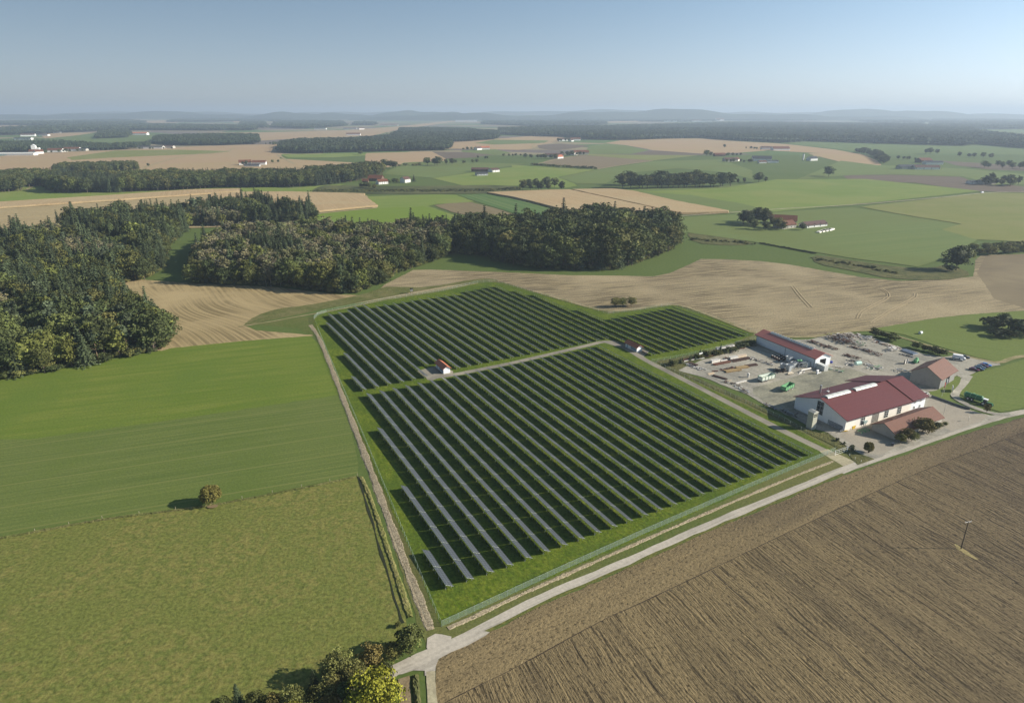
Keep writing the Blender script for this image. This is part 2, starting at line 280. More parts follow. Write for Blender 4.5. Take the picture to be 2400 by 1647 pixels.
# ---------------------------------------------------------------- the far and middle fields
def F3(*p): return C(0, 240, 3.32, *p)
def F4(*p): return C(600, 240, 3.32, *p)
def F5(*p): return C(1200, 240, 3.8733, *p)
def F6(*p): return C(1700, 240, 3.32, *p)
def G4(*p): return C(1600, 440, 2.905, *p)
def G3(*p): return C(1000, 440, 3.467, *p)
def A1(*p): return C(0, 440, 3.467, *p)
def A2(*p): return C(500, 440, 3.467, *p)
fld = [
 ('harvested_field', [(-120, 376), (-60, 372), (72, 360), (190, 356), (450, 344), (560, 340), (655, 338), (668, 352), (655, 372), (860, 383), (1040, 378), (920, 390), (860, 402), (600, 408), (420, 408), (330, 402), (0, 398), (-120, 402)], FARTAN),
 ('harvested_field', F4((850, 395), (880, 395), (1370, 383), (1480, 420), (1470, 455), (1040, 490), (850, 480)), FARTAN),
 ('ploughed_field', F4((1370, 385), (1760, 390), (1830, 410), (1700, 430), (1480, 440)), PURPLE),
 ('meadow', F3((520, 430), (900, 375), (1400, 370), (1800, 382), (1640, 400), (900, 430), (560, 450)), OLIVE),
 ('meadow', F4((190, 405), (640, 398), (860, 395), (850, 415), (600, 430), (250, 432)), GREEN2),
 ('harvested_field', F4((1490, 312), (1860, 285), (2150, 262), (2400, 262), (2380, 300), (2200, 335), (2150, 360), (2050, 372), (1500, 360)), FARTAN),
 ('meadow', F4((1700, 318), (1850, 292), (2280, 298), (2240, 318), (1850, 330)), GREEN1),
 ('meadow', F4((1600, 372), (1860, 366), (1990, 395), (1880, 412), (1600, 385)), GREEN1),
 ('ploughed_field', F5((230, 390), (430, 375), (700, 395), (560, 420), (360, 438), (245, 418)), PURPLE),
 ('ploughed_field', F5((260, 550), (380, 510), (640, 480), (900, 500), (1280, 530), (780, 605), (700, 600), (400, 575)), field_mat('brown seedbed', (.22, .17, .12), (.19, .145, .10), az=60, fine=.5, fine_amt=.1)),
 ('harvested_field', [(1417, 336), (1458, 329), (1574, 325), (1644, 325), (1700, 327), (1850, 339), (1956, 351), (2040, 366), (1893, 358), (1800, 353), (1740, 358), (1652, 361), (1528, 352.5), (1515, 349), (1458, 339.5)], FARTAN),
 ('ploughed_field', [(1487, 360), (1533, 353.5), (1655, 361), (1640, 364.5), (1485, 363.5)], PURPLE),
 ('harvested_field', [(1893, 361), (1905, 359.5), (2016, 361), (2055, 376), (2067, 389), (2001, 389), (1959, 377)], FARTAN),
 ('ploughed_field', [(1975, 413), (1993, 411), (2091, 410), (2251, 415), (2275, 424), (2420, 440), (2420, 452), (2287, 449), (2146, 429), (1990, 423)], PURPLE),
 ('ploughed_field', [(2205, 377), (2320, 384), (2420, 392), (2420, 402), (2320, 398), (2240, 388)], PURPLE),
 ('meadow', F6((900, 455), (1180, 490), (1480, 500), (1900, 520), (2330, 560), (2330, 640), (2080, 645), (1850, 578), (1300, 560), (980, 568), (560, 600)), GREEN1),
 ('meadow', F4((1150, 470), (1500, 455), (1700, 470), (2100, 480), (1950, 500), (1380, 590), (1000, 560), (1020, 540)), GREEN1),
 ('meadow', F4((1370, 592), (1950, 510), (2160, 495), (2330, 500), (2330, 590), (2060, 630), (2050, 650), (1640, 655)), GREEN2),
 ('meadow', F5((0, 570), (760, 612), (420, 680), (560, 735), (590, 760), (480, 780), (0, 745)), GREEN2),
 ('meadow', F5((430, 682), (760, 615), (1300, 535), (1900, 520), (2180, 620), (2180, 700), (1950, 640), (1500, 600), (1000, 650), (850, 740), (590, 740)), GREEN1),
 ('meadow', F5((620, 470), (1080, 478), (1700, 482), (1280, 530), (900, 500), (640, 478)), OLIVE),
 ('meadow', F5((700, 400), (860, 375), (1010, 390), (1250, 435), (1080, 470), (650, 470)), GREEN1),
 ('meadow', F5((1000, 797), (2324, 740), (3100, 770), (2900, 880), (2324, 990), (2050, 1020), (1960, 998), (1500, 905), (1100, 812)), GREEN1),
 ('meadow', [(1500, 450), (1600, 446), (1700, 441), (1820, 421), (2030, 420), (2297, 448), (2092, 471), (1812, 497), (1740, 478), (1620, 458)], GREEN2),
 ('meadow', [(2016, 485), (2317, 452), (2420, 453), (2420, 568), (2285, 562), (2206, 538), (2254, 526), (2100, 501)], OLIVE),
 ('meadow', [(1562, 512), (2000, 487), (2250, 527), (2204, 538), (2290, 563), (2225, 604), (2150, 626), (1990, 605), (1900, 590), (1782, 570), (1610, 545), (1560, 560)], GREEN1),
 ('meadow', F4((0, 665), (250, 670), (500, 650), (640, 640), (700, 640), (440, 690), (420, 712), (0, 695)), GREEN2),
 ('meadow', F3((-100, 720), (340, 610), (490, 610), (480, 640), (420, 700), (860, 705), (1500, 670), (1880, 655), (2000, 655), (2400, 680), (2400, 710), (1900, 700), (1880, 680), (860, 722), (330, 770), (-100, 790)), GREEN2),
 ('meadow', F4((860, 735), (1380, 718), (1560, 722), (1700, 775), (1400, 795), (1340, 810), (1480, 860), (1700, 930), (1400, 1000), (300, 1000), (480, 865), (940, 830)), GREEN2),
 ('meadow', F4((480, 868), (955, 825), (1300, 810), (1480, 860), (1560, 1020), (300, 1020)), field_mat('vivid meadow', (.12, .175, .035), (.11, .16, .03), az=60, fine=.9, fine_amt=.12)),
 ('vegetable_field', G3((250, 60), (500, 53), (600, 68), (1190, 215), (1200, 285), (960, 287), (700, 205), (450, 130)), GREEN3),
 ('ploughed_field', G3((60, 145), (180, 128), (360, 120), (560, 170), (930, 287), (750, 292), (430, 250), (200, 200)), field_mat('bare brown plot', (.22, .175, .11), (.18, .14, .09), az=-24, fine=.8, fine_amt=.15)),
]
for nme, pts, mt in fld: sheet(nme, pts, mt, far=True)
for nme, pts in (('harvested_field', [(600, 311), (800, 306), (930, 297), (1060, 283), (1080, 284), (935, 304), (870, 319), (700, 325), (600, 331)]),
                 ('harvested_field', [(90, 313), (226, 311), (223, 318), (105, 325)]), ('harvested_field', [(506, 312), (700, 309), (662, 327), (608, 328)]),
                 ('harvested_field', [(-20, 296), (70, 293), (72, 299), (-20, 303)]), ('harvested_field', [(545, 282), (600, 280), (598, 287), (548, 288)]),
                 ('harvested_field', [(340, 284), (400, 281), (455, 286), (350, 290)]), ('harvested_field', [(1380, 286), (1540, 283), (1560, 286), (1400, 289)])):
    sheet(nme, pts, FARTAN, far=True)
for pts in ([(1640, 287), (1840, 284), (1830, 289), (1660, 291)], [(1940, 276), (2020, 274), (2030, 280), (1960, 281)], [(2270, 305), (2420, 303), (2420, 312), (2320, 316)], [(180, 318), (230, 310), (372, 317), (360, 330), (228, 343), (150, 335), (60, 330)], [(1700, 330), (1870, 332), (2280, 340), (2420, 350), (2420, 364), (2250, 360), (2060, 362), (1960, 350), (1850, 338)]):
    sheet('meadow', pts, field_mat('hazy meadow', (.13, .17, .06), (.11, .15, .05), az=70, across=20, along=400, fine=.1, fine_amt=.08), far=True)
# ripe maize stands about two metres tall, so its edges are real
def crop_block(pts, label):
    o = sheet('maize', pts, MAIZE, far=True, step=5, jit=.3, h=2.2, kind='stuff', label=label); return o
crop_block(F5((-230, 832), (0, 822), (300, 810), (520, 805), (1500, 1022), (1370, 1036), (1300, 1034), (560, 1012), (150, 905), (0, 870)), 'tall tan ripe maize next to the striped green rows')
crop_block(F5((545, 803), (900, 797), (1090, 815), (1500, 912), (1965, 1000), (1960, 1008), (1530, 1022)), 'tall tan ripe maize between a thin dark line and the green meadow')
crop_block(F4((-60, 708), (240, 706), (850, 722), (850, 745), (948, 815), (480, 860), (100, 900), (-300, 900), (-350, 720)), 'tan ripe maize with a pale rounded corner behind the woods')
crop_block(F3((-100, 805), (0, 788), (860, 735), (1500, 690), (1870, 682), (1880, 700), (900, 770), (0, 830), (-100, 845)), 'long narrow strip of tan maize below the green verge')
sheet('stubble_field', F3((-100, 842), (0, 832), (900, 772), (1880, 702), (2324, 715), (2324, 960), (-100, 1020)), field_mat('pale stripes', (.40, .31, .20), (.30, .23, .14), az=68, across=3, along=120, fine=.8), far=True)
MZT = field_mat('maize path', (.36, .29, .19), (.3, .24, .15), az=60)
ribbon('path', F4((848, 728), (862, 760), (962, 822), (800, 836), (480, 868)), 6, MZT, far=True)

# ---------------------------------------------------------------- near fields
ZL[0] = 0
sheet('pasture', [(-1100, 1470), (-260, 1310), (0, 1262), (240, 1216), (495, 1184), (841, 1115), (852, 1136), (880, 1200), (905, 1270), (925, 1350), (945, 1420), (955, 1500), (920, 1540), (820, 1600), (700, 1690), (520, 1760), (560, 2300), (-1100, 2300)], PASTURE)
sheet('crop_field', [(-1100, 1130), (-260, 1045), (0, 1029), (69, 1029), (400, 984), (740, 934), (800, 925), (822, 1000), (841, 1090), (840, 1114), (495, 1183), (240, 1215), (0, 1261), (-260, 1309), (-1100, 1469)], CROP)
sheet('crop_field', [(-1100, 1040), (-260, 930), (0, 890), (100, 872), (380, 820), (400, 814), (560, 800), (726, 787), (750, 808), (775, 870), (799, 924), (740, 934), (400, 984), (69, 1029), (0, 1029), (-260, 1045), (-1100, 1130)], CROP2)
sheet('stubble_field', [(240, 650), (330, 655), (450, 664), (640, 672), (790, 690), (900, 694), (870, 706), (740, 722), (660, 735), (570, 762), (600, 774), (740, 786), (560, 800), (400, 816), (380, 822), (240, 822), (200, 740)], STUB2)
sheet('stubble_field', [(850, 706), (905, 665), (968, 633), (1010, 632), (1180, 638), (1330, 645), (1450, 646), (1530, 648), (1570, 640), (1620, 618), (1643, 607), (1700, 608), (1780, 612), (1850, 620), (1940, 636), (2020, 650), (2106, 658), (2200, 656), (2282, 648), (2286, 610), (2300, 598), (2420, 595), (2620, 600), (2620, 760), (2400, 728), (2280, 736), (2200, 744), (2050, 770), (1990, 780), (1890, 792), (1770, 786), (1716, 764), (1650, 735), (1590, 716), (1500, 722), (1430, 733), (1350, 712), (1240, 682), (1170, 662), (1130, 658), (1000, 684), (880, 705)], STUB)
sheet('brown_field', [(2290, 640), (2310, 600), (2420, 594), (2640, 600), (2640, 760), (2420, 728), (2330, 700)], field_mat('turned stubble', (.20, .155, .11), (.16, .125, .09), (.24, .19, .13), az=75, across=1.5, along=50, fine=2, fine_amt=.3))
sheet('rough_verge', [(566, 764), (598, 740), (650, 723), (720, 716), (800, 700), (850, 690), (900, 672), (930, 672), (1000, 674), (1125, 652), (1160, 654), (1172, 661), (1130, 658), (1000, 678), (870, 704), (800, 716), (745, 726), (700, 738), (640, 748), (590, 763)], SCRUBG, smooth=1)
sheet('rough_verge', [(735, 742), (880, 704), (1000, 683), (1130, 660), (1180, 662), (1245, 682), (1350, 712), (1430, 733), (1500, 722), (1580, 714), (1650, 734), (1716, 763), (1770, 788), (1790, 806), (1680, 830), (1560, 850), (1720, 925), (1900, 1015), (2060, 1076), (1990, 1100), (1850, 1160), (1440, 1335), (1060, 1515), (1000, 1510), (985, 1480), (960, 1400), (900, 1200), (850, 1060), (790, 900), (740, 790), (700, 770), (620, 762), (590, 762), (700, 745)], field_mat('verge grass', (.11, .125, .04), (.085, .115, .03), (.15, .14, .06), az=-20, across=2, along=4, fine=1.5, fine_amt=.4))
# inside the fence
FENCE = [(1035, 1468), (738, 765), (736, 748), (760, 732), (900, 704), (1040, 682), (1120, 664), (1160, 661), (1250, 686), (1350, 714), (1425, 736), (1500, 727), (1575, 716), (1650, 738), (1772, 781), (1700, 812), (1600, 836), (1527, 848), (1640, 900), (1772, 962), (1889, 1018), (1955, 1056)]
sheet('solar_park_grass', FENCE, LUSH, smooth=0)
ribbon('access_track', C(0, 0, 1, (986, 868), (1006, 884), (1024, 884), (1074, 876.5), (1100, 871), (1190, 853), (1281, 832), (1384, 808), (1410, 801), (1440, 800), (1492, 831), (1520, 848), (1600, 888), (1700, 940), (1772, 977), (1838, 1011), (1907, 1044), (1936, 1058)), 3.4, TRACK)
sheet('gravel_apron', [(1418, 804), (1437, 798), (1470, 808), (1522, 823), (1506, 838), (1496, 834), (1458, 815)], TRACK)
sheet('gravel_apron', [(984, 868), (993, 865), (1024, 857), (1062, 870), (1062, 878), (1030, 885), (1012, 892), (1002, 890)], TRACK)
ribbon('gravel_path', [(1930, 1055), (1969, 1076), (2000, 1092)], (4.2, 7), CHALK)
# grassy strip along the yard fence, chip banks, ditch
TUFTY = field_mat('yellow tufts', (.20, .19, .07), (.13, .14, .045), (.24, .21, .10), az=-15, across=.8, along=1.2, fine=2, big=.2, bs=1, bd=.2, fine_amt=.5)
def heap(name, px, width, mat, hh, label, step=.45, seed=3, prof=1.0):
    """a low loose bank following a line: a real lumpy surface"""
    P = chaikin(WW(px), 2, False); r = np.random.default_rng(seed); Q = []
    for a, b in zip(P, P[1:]):
        d = math.dist(a, b); n_ = max(1, int(d/step)); Q += [(a[0]+(b[0]-a[0])*k/n_, a[1]+(b[1]-a[1])*k/n_) for k in range(n_)]
    w = 1 if isinstance(width, tuple) else 0; nc = max(5, int((width[1] if w else width)/step)); vs = []; fs = []
    for i, p in enumerate(Q):
        a = Vector(Q[max(0, i-3)]); b = Vector(Q[min(len(Q)-1, i+3)]); t = (b-a).normalized(); nn = Vector((-t.y, t.x)); wd = (width[0]+(width[1]-width[0])*i/len(Q)) if w else width
        wd *= 1+.14*math.sin(i*.11*step/.45)+.08*math.sin(i*.37*step/.45+1)
        for j in range(nc+1):
            u = j/nc*2-1; e = max(0, 1-abs(u)**2.2)
            q = Vector(p)+nn*(u*wd/2)+Vector(r.uniform(-.15, .15, 2)); vs.append((q.x, q.y, ZL[0]+.03+hh*e**.6*(.55+.9*r.random()) if 0 < j < nc else -.05))
    for i in range(len(Q)-1):
        for j in range(nc): k = i*(nc+1)+j; fs.append((k, k+nc+1, k+nc+2, k+1))
    o = mesh_obj(name, vs, fs, mat)
    if o.data.polygons[len(fs)//2].normal.z < 0: o.data.flip_normals()
    tag(o, label, None, None, 'stuff'); return o
heap('wood_chips', [(727, 762), (745, 785), (768, 840), (795, 910), (830, 1000), (868, 1100), (905, 1200), (945, 1310), (980, 1400), (1012, 1482)], (2.5, 2.8), CHIP, .07, 'pale beige chip strip beside the long fence and the pasture')
heap('wood_chips', [(1050, 1472), (1110, 1446), (1200, 1402), (1300, 1358), (1440, 1296), (1600, 1226), (1760, 1158), (1880, 1108), (1955, 1080)], (1.5, 1.2), CHIP, .07, 'pale beige chip strip between the mesh fence and the country road', seed=5)
heap('tall_grass', [(846, 1118), (862, 1150), (885, 1215), (905, 1275), (925, 1335), (945, 1395), (962, 1450)], (1.4, 1.8), TUFTY, .22, 'yellow tufted grass along the dark ditch', seed=9)
ribbon('ditch', [(838, 1116), (850, 1150), (868, 1210), (890, 1285), (910, 1350), (930, 1420), (945, 1460)], .6, plain('ditch mud', (.03, .035, .02), .9, .1), jit=.3)
heap('grass_bank', [(0, 1262), (120, 1240), (240, 1217), (495, 1186), (700, 1146), (838, 1117)], .7, SCRUBG, .35, 'thin line of rank grass between the striped crop and the pasture', seed=12)
# ploughed field, headland strip and furrow
RD = [(780, 1650), (860, 1602), (926, 1570), (1003, 1534), (1068, 1508), (1173, 1452), (1264, 1404), (1446, 1329), (1685, 1221), (1840, 1159), (1976, 1101), (2051, 1075), (2141, 1044), (2244, 1008), (2300, 990), (2364, 972), (2440, 958), (2700, 938), (3500, 900)]
sheet('ploughed_field', [(1022, 1552), (1040, 1535), (1100, 1506), (1200, 1455), (1290, 1410), (1446, 1343), (1685, 1235), (1840, 1172), (1976, 1114), (2100, 1073), (2244, 1022), (2400, 978), (2560, 962), (3400, 925), (3400, 2300), (1000, 2300), (1010, 1780), (1020, 1620)], PLOUGH)
hl = [(1040, 1648), (1110, 1612), (1211, 1564), (1402, 1457), (1520, 1405), (1800, 1270), (1990, 1180), (2168, 1100), (2420, 1005)]
sheet('headland', [(1024, 1554), (1040, 1537), (1100, 1508), (1200, 1457), (1290, 1412), (1446, 1345), (1685, 1237), (1840, 1174), (1976, 1116), (2100, 1075), (2244, 1024), (2400, 980), (2440, 978), (2420, 1005), (2168, 1100), (1990, 1180), (1800, 1270), (1520, 1405), (1402, 1457), (1211, 1564), (1110, 1612), (1040, 1650), (1020, 1650)], SOIL)
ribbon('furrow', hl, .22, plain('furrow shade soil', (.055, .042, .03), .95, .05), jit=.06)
ribbon('furrow', C(2100, 1150, 6.933, (380, 560), (620, 680), (950, 850), (1250, 1020), (1600, 1250), (1880, 1440), (2080, 1580)), .35, plain('open furrow soil', (.05, .04, .03), .95, .05), jit=.1)
sheet('dry_grass', C(2100, 1150, 6.933, (950, 860), (1000, 880), (1180, 1000), (1340, 1120), (1280, 1115), (1120, 1030), (980, 940)), plain('dry pole grass', (.30, .24, .11), .9, .1, var=.4), jit=.15, step=.8)
# roads
ribbon('road', RD, 3.3, ASPH, jit=.11)
ribbon('road_verge', [(1040, 1530), (1100, 1500), (1200, 1449), (1290, 1404), (1446, 1339), (1685, 1231), (1840, 1168), (1976, 1110)], .9, field_mat('verge tufts', (.16, .15, .05), (.08, .10, .03), az=57, across=.5, along=1.5, fine=2.5, fine_amt=.5), jit=.25)
sheet('road_apron', C(900, 1380, 5.81, (580, 800), (590, 670), (700, 610), (790, 620), (920, 650), (900, 760), (640, 900)), ASPH)
sheet('road_apron', C(900, 1380, 5.81, (100, 1180), (250, 1160), (400, 1110), (555, 1115), (555, 1180), (695, 1180), (705, 1060), (745, 955), (900, 870), (1140, 770), (1380, 640), (1440, 590), (1300, 560), (700, 800), (300, 1000)), ASPH)
ribbon('farm_track', C(900, 1380, 5.81, (640, 1120), (640, 1300), (660, 1500), (670, 1700), (680, 1900)), 1.9, CHALK)
sheet('soil_plot', C(900, 1380, 5.81, (190, 1230), (350, 1180), (370, 1540), (400, 1800), (200, 1800)), field_mat('bare plot', (.26, .20, .14), (.22, .165, .11), az=0, fine=2))
heap('tall_grass', C(900, 1380, 5.81, (420, 1180), (440, 1400), (470, 1700)), 1.5, WEEDS, .4, 'dark green grass strip beside the short farm track', seed=21)
# yard, forecourt, right-hand fields
sheet('yard', [(1588, 868), (1640, 846), (1700, 829), (1770, 806), (1790, 796), (1895, 796), (1951, 784), (1991, 777), (2003, 783), (2050, 793), (2100, 811), (2165, 830), (2210, 837), (2239, 832), (2267, 833), (2293, 843), (2341, 850), (2345, 856), (2310, 862), (2290, 870), (2272, 880), (2250, 886), (2243, 880), (2200, 915), (2188, 926), (2220, 942), (2272, 961), (2322, 974), (2364, 966), (2300, 992), (2244, 1008), (2141, 1044), (2051, 1075), (2020, 1066), (1990, 1050), (1962, 1030), (1940, 1014), (1900, 1004), (1870, 985), (1800, 952), (1752, 925), (1700, 905), (1650, 885)], GRAVEL)
sheet('yard_asphalt', [(1752, 912), (1800, 900), (1850, 886), (1900, 872), (1960, 860), (2010, 868), (2060, 888), (2120, 905), (2140, 925), (2000, 925), (1880, 925), (1858, 955), (1870, 985), (1800, 950)], field_mat('yard asphalt', (.25, .238, .21), (.19, .182, .165), (.31, .29, .25), az=60, across=3, along=9, fine=1, big=.06, fine_amt=.3, contrast=(.38, .6)), smooth=1)
sheet('forecourt', [(1979, 1012), (2030, 1000), (2090, 980), (2170, 957), (2178, 936), (2190, 931), (2225, 945), (2272, 962), (2315, 974), (2300, 988), (2230, 1010), (2215, 1002), (2190, 1010), (2120, 1040), (2060, 1066), (2030, 1062), (1995, 1040), (1965, 1022)], field_mat('forecourt asphalt', (.27, .25, .215), (.22, .205, .18), (.31, .28, .24), az=57, across=3, along=8, fine=1.5, fine_amt=.15))
sheet('yard_verge', [(1536, 846), (1588, 838), (1660, 822), (1760, 800), (1772, 806), (1700, 829), (1620, 850), (1590, 868), (1650, 893), (1700, 914), (1752, 938), (1800, 962), (1870, 995), (1905, 1012), (1942, 1016), (1975, 1042), (2010, 1062), (2050, 1076), (2010, 1090), (1985, 1062), (1880, 1008), (1760, 950), (1640, 896), (1560, 862)], WEEDS)
GF = field_mat('right meadow', (.088, .135, .026), (.105, .15, .035), (.098, .14, .030), az=-65, across=1.2, along=60, fine=1.2, big=.02, fine_amt=.2)
sheet('meadow', [(2050, 770), (2200, 745), (2280, 737), (2400, 729), (2560, 745), (3300, 760), (3300, 838), (2560, 838), (2400, 832), (2380, 836), (2344, 850), (2290, 838), (2200, 812), (2120, 785), (2060, 773)], GF)
sheet('meadow', [(2275, 878), (2345, 860), (2400, 842), (2560, 842), (3300, 842), (3300, 905), (2560, 940), (2400, 955), (2345, 966), (2310, 955), (2270, 935), (2247, 923), (2243, 917), (2262, 895)], GF)
ribbon('dirt_road', [(2056, 775), (2120, 793), (2200, 817), (2260, 834), (2300, 843), (2342, 852), (2375, 838), (2420, 833), (2560, 838)], (1.6, 3.4), DIRT)
ribbon('farm_track', [(2270, 880), (2256, 900), (2240, 918), (2236, 930), (2262, 947), (2300, 962), (2340, 972), (2370, 972)], (3.6, 2.6), GRAVEL)
sheet('grass_patch', C(2180, 790, 7.595, (470, 700), (540, 710), (540, 800), (470, 900), (360, 1000), (340, 1080), (420, 1170), (600, 1230), (720, 1300), (400, 1170), (30, 1040), (-60, 980), (150, 950), (330, 780)), GF, smooth=1)
ribbon('farm_track', [(560, 766), (620, 757), (700, 742), (790, 727), (880, 707), (1000, 686), (1120, 664)], 1.6, DIRT)
ribbon('farm_track', [(1250, 682), (1350, 712), (1425, 732), (1500, 724), (1560, 714), (1600, 716), (1660, 738), (1716, 760), (1776, 785), (1890, 792), (1960, 781), (1995, 776), (2050, 774)], 2.6, DIRT)
ribbon('road', [(1240, 524), (1310, 523), (1420, 518), (1554, 509.5), (1710, 499), (1812, 491), (2000, 481), (2200, 464), (2317, 451.5), (2420, 449)], 3.6, CHALK, far=True)
ribbon('farm_track', F3((1080, 530), (1160, 495), (1300, 450), (1500, 405), (1760, 385), (1830, 355)), 7, MZT, far=True)
ribbon('farm_track', F4((165, 405), (220, 440), (300, 480)), 6, MZT, far=True)
ribbon('farm_track', F5((400, 350), (230, 375), (175, 400), (230, 430), (430, 440)), 7, MZT, far=True)
ribbon('farm_track', F5((780, 608), (1000, 570), (1280, 533)), 4, MZT, far=True)
ribbon('farm_track', F5((230, 560), (420, 515), (560, 490)), 5, MZT, far=True)
ribbon('farm_track', F6((670, 398), (690, 418), (720, 430)), 5, MZT, far=True)
ribbon('farm_track', F3((200, 685), (260, 655), (340, 640)), 4, MZT, far=True)
# pale wheel marks in the stubble
TR = plain('pressed straw', (.42, .33, .20), .9, .1)
for pts in (G4((1345, 690), (1395, 720), (1390, 750), (1270, 810), (1200, 850), (1185, 890)), G4((1360, 688), (1410, 718), (1412, 752), (1290, 815), (1225, 850), (1205, 890)), G4((1580, 720), (1570, 750), (1450, 810), (1360, 860), (1280, 920)), G4((1598, 722), (1592, 755), (1470, 815), (1385, 862), (1300, 920)), G4((740, 672), (800, 750), (860, 815)), G4((760, 672), (820, 748), (885, 815))):
    ribbon('wheel_track', pts, .6, TR, jit=.15)

# ---------------------------------------------------------------- solar park
m, n, b = nt('solar glass'); tc = n.nodes.new('ShaderNodeTexCoord').outputs['Object']
br = n.nodes.new('ShaderNodeTexBrick'); br.offset = 0; br.inputs['Scale'].default_value = 1; br.inputs['Brick Width'].default_value = 1.06; br.inputs['Row Height'].default_value = .82
br.inputs['Mortar Size'].default_value = .035; br.inputs['Color1'].default_value = (.050, .056, .062, 1); br.inputs['Color2'].default_value = (.058, .064, .070, 1); br.inputs['Mortar'].default_value = (.20, .21, .22, 1)
mp_ = n.nodes.new('ShaderNodeCombineXYZ'); sp_ = n.nodes.new('ShaderNodeSeparateXYZ'); L(n, tc, sp_.inputs[0]); L(n, sp_.outputs[1], mp_.inputs[0]); L(n, sp_.outputs[0], mp_.inputs[1]); L(n, mp_.outputs[0], br.inputs['Vector'])
L(n, br.outputs['Color'], b.inputs['Base Color']); b.inputs['Roughness'].default_value = .33; b.inputs['Specular IOR Level'].default_value = .38
SGLASS = m
ALU = plain('galvanised steel', (.42, .43, .42), .45, .5, .3)
BACK = plain('panel backing', (.20, .21, .21), .7, .2)
AZR = 28.3; e1 = Vector((math.cos(R(AZR)), math.sin(R(AZR)), 0)); e2 = Vector((-math.sin(R(AZR)), math.cos(R(AZR)), 0))
TILT = R(28); SW = 2.42; LEN = 8.62; ZH = 2.03
def table_parts():
    """one table of modules: origin under the high edge, rows run along local y, the glass slopes down to +x"""
    ct, st_ = math.cos(TILT), math.sin(TILT); L2 = (LEN-.27)/2
    g = MB(); t = .045
    g.quad((0, -L2, ZH), (SW*ct, -L2, ZH-SW*st_), (SW*ct, L2, ZH-SW*st_), (0, L2, ZH))
    bk = MB(); a = (st_*t, ct*t)
    bk.quad((-a[0], L2, ZH-a[1]), (SW*ct-a[0], L2, ZH-SW*st_-a[1]), (SW*ct-a[0], -L2, ZH-SW*st_-a[1]), (-a[0], -L2, ZH-a[1]))
    for y in (-L2, L2): s_ = 1 if y > 0 else -1; q = [(0, y, ZH), (-a[0], y, ZH-a[1]), (SW*ct-a[0], y, ZH-SW*st_-a[1]), (SW*ct, y, ZH-SW*st_)]; bk.quad(*(q if s_ < 0 else q[::-1]))
    bk.quad((0, L2, ZH), (-a[0], L2, ZH-a[1]), (-a[0], -L2, ZH-a[1]), (0, -L2, ZH))
    bk.quad((SW*ct, -L2, ZH-SW*st_), (SW*ct-a[0], -L2, ZH-SW*st_-a[1]), (SW*ct-a[0], L2, ZH-SW*st_-a[1]), (SW*ct, L2, ZH-SW*st_))
    n0 = len(g.f); g.add(bk.v, bk.f)
    me = mesh_obj('panel_table', g.v, g.f, [SGLASS, BACK], mi=[0]*n0+[1]*(len(g.f)-n0))
    f = MB()
    for k in range(4):
        y = -L2+.6+k*(2*L2-1.2)/3
        f.rod((.16, y, 0), (.16, y, ZH-.16), .05, 5); f.rod((.2, y, .5), (1.35, y, ZH-.86), .035, 4); f.rod((1.75, y, 0), (1.75, y, ZH-1.02), .04, 4)
    for x in (.35, 1.7): f.rod((x, -L2, ZH-x*math.tan(TILT)-.12), (x, L2, ZH-x*math.tan(TILT)-.12), .04, 4)
    y = -L2+.04; c = MB().add([(.05, y-.12, ZH+.05-.05*math.tan(TILT)), (SW*ct-.05, y-.12, ZH+.05-(SW*ct-.05)*math.tan(TILT)), (SW*ct-.05, y+.02, ZH+.05-(SW*ct-.05)*math.tan(TILT)), (.05, y+.02, ZH+.05-.05*math.tan(TILT)), (.05, y-.12, ZH-.02-.05*math.tan(TILT)), (SW*ct-.05, y-.12, ZH-.02-(SW*ct-.05)*math.tan(TILT))], [(0, 1, 2, 3), (4, 5, 1, 0)])
    m, n, b = nt('clamp rail'); tc = n.nodes.new('ShaderNodeTexCoord').outputs['Object']; w = n.nodes.new('ShaderNodeTexWave'); w.inputs['Scale'].default_value = .314/.45; L(n, tc, w.inputs['Vector'])
    L(n, mixc(n, ramp(n, w.outputs['Fac'], .55, .6), (.10, .11, .12), (.55, .56, .55)), b.inputs['Base Color']); b.inputs['Roughness'].default_value = .35
    fr = f.build('support_frame', ALU); cl = c.build('end_rail', m)
    return me, fr, cl
TAB, FRM, CLP = table_parts()
for o in (TAB, FRM, CLP): COL.objects.unlink(o)
S0 = 67.8
def solar_row(s1, t1, s2, t2, label, group):
    q_ = (H-ZH)/(H-1.8); a = (e1*s1+e2*t1)*q_; b_ = (e1*s2+e2*t2)*q_; d_ = (b_-a).normalized(); Lr = (b_-a).length
    nT = max(1, round(Lr/LEN)); step_ = Lr/nT; rz = math.atan2(-d_.x, d_.y)
    root = empty('solar_panel_row', (a.x, a.y, 0), rz); tag(root, label, 'solar panels', group)
    for k in range(nT):
        t = TAB.copy(); COL.objects.link(t); t.parent = root; t.location = (0, step_*(k+.5), random.uniform(-.03, .03)); t.scale[1] = step_/LEN
        f_ = FRM.copy(); COL.objects.link(f_); f_.parent = t
        f_ = CLP.copy(); COL.objects.link(f_); f_.parent = t
ORD = ['first', 'second', 'third', 'fourth', 'fifth', 'sixth', 'seventh', 'eighth', 'ninth', 'tenth', 'eleventh', 'twelfth', 'thirteenth', 'fourteenth', 'fifteenth', 'sixteenth', 'seventeenth', 'eighteenth', 'nineteenth', 'twentieth', 'twenty-first', 'twenty-second', 'twenty-third', 'twenty-fourth', 'twenty-fifth', 'twenty-sixth', 'twenty-seventh']
g1 = 'solar panel rows between the path and the country road'
short = {-3: 145.6, -2: 180.2, -1: 224.1}
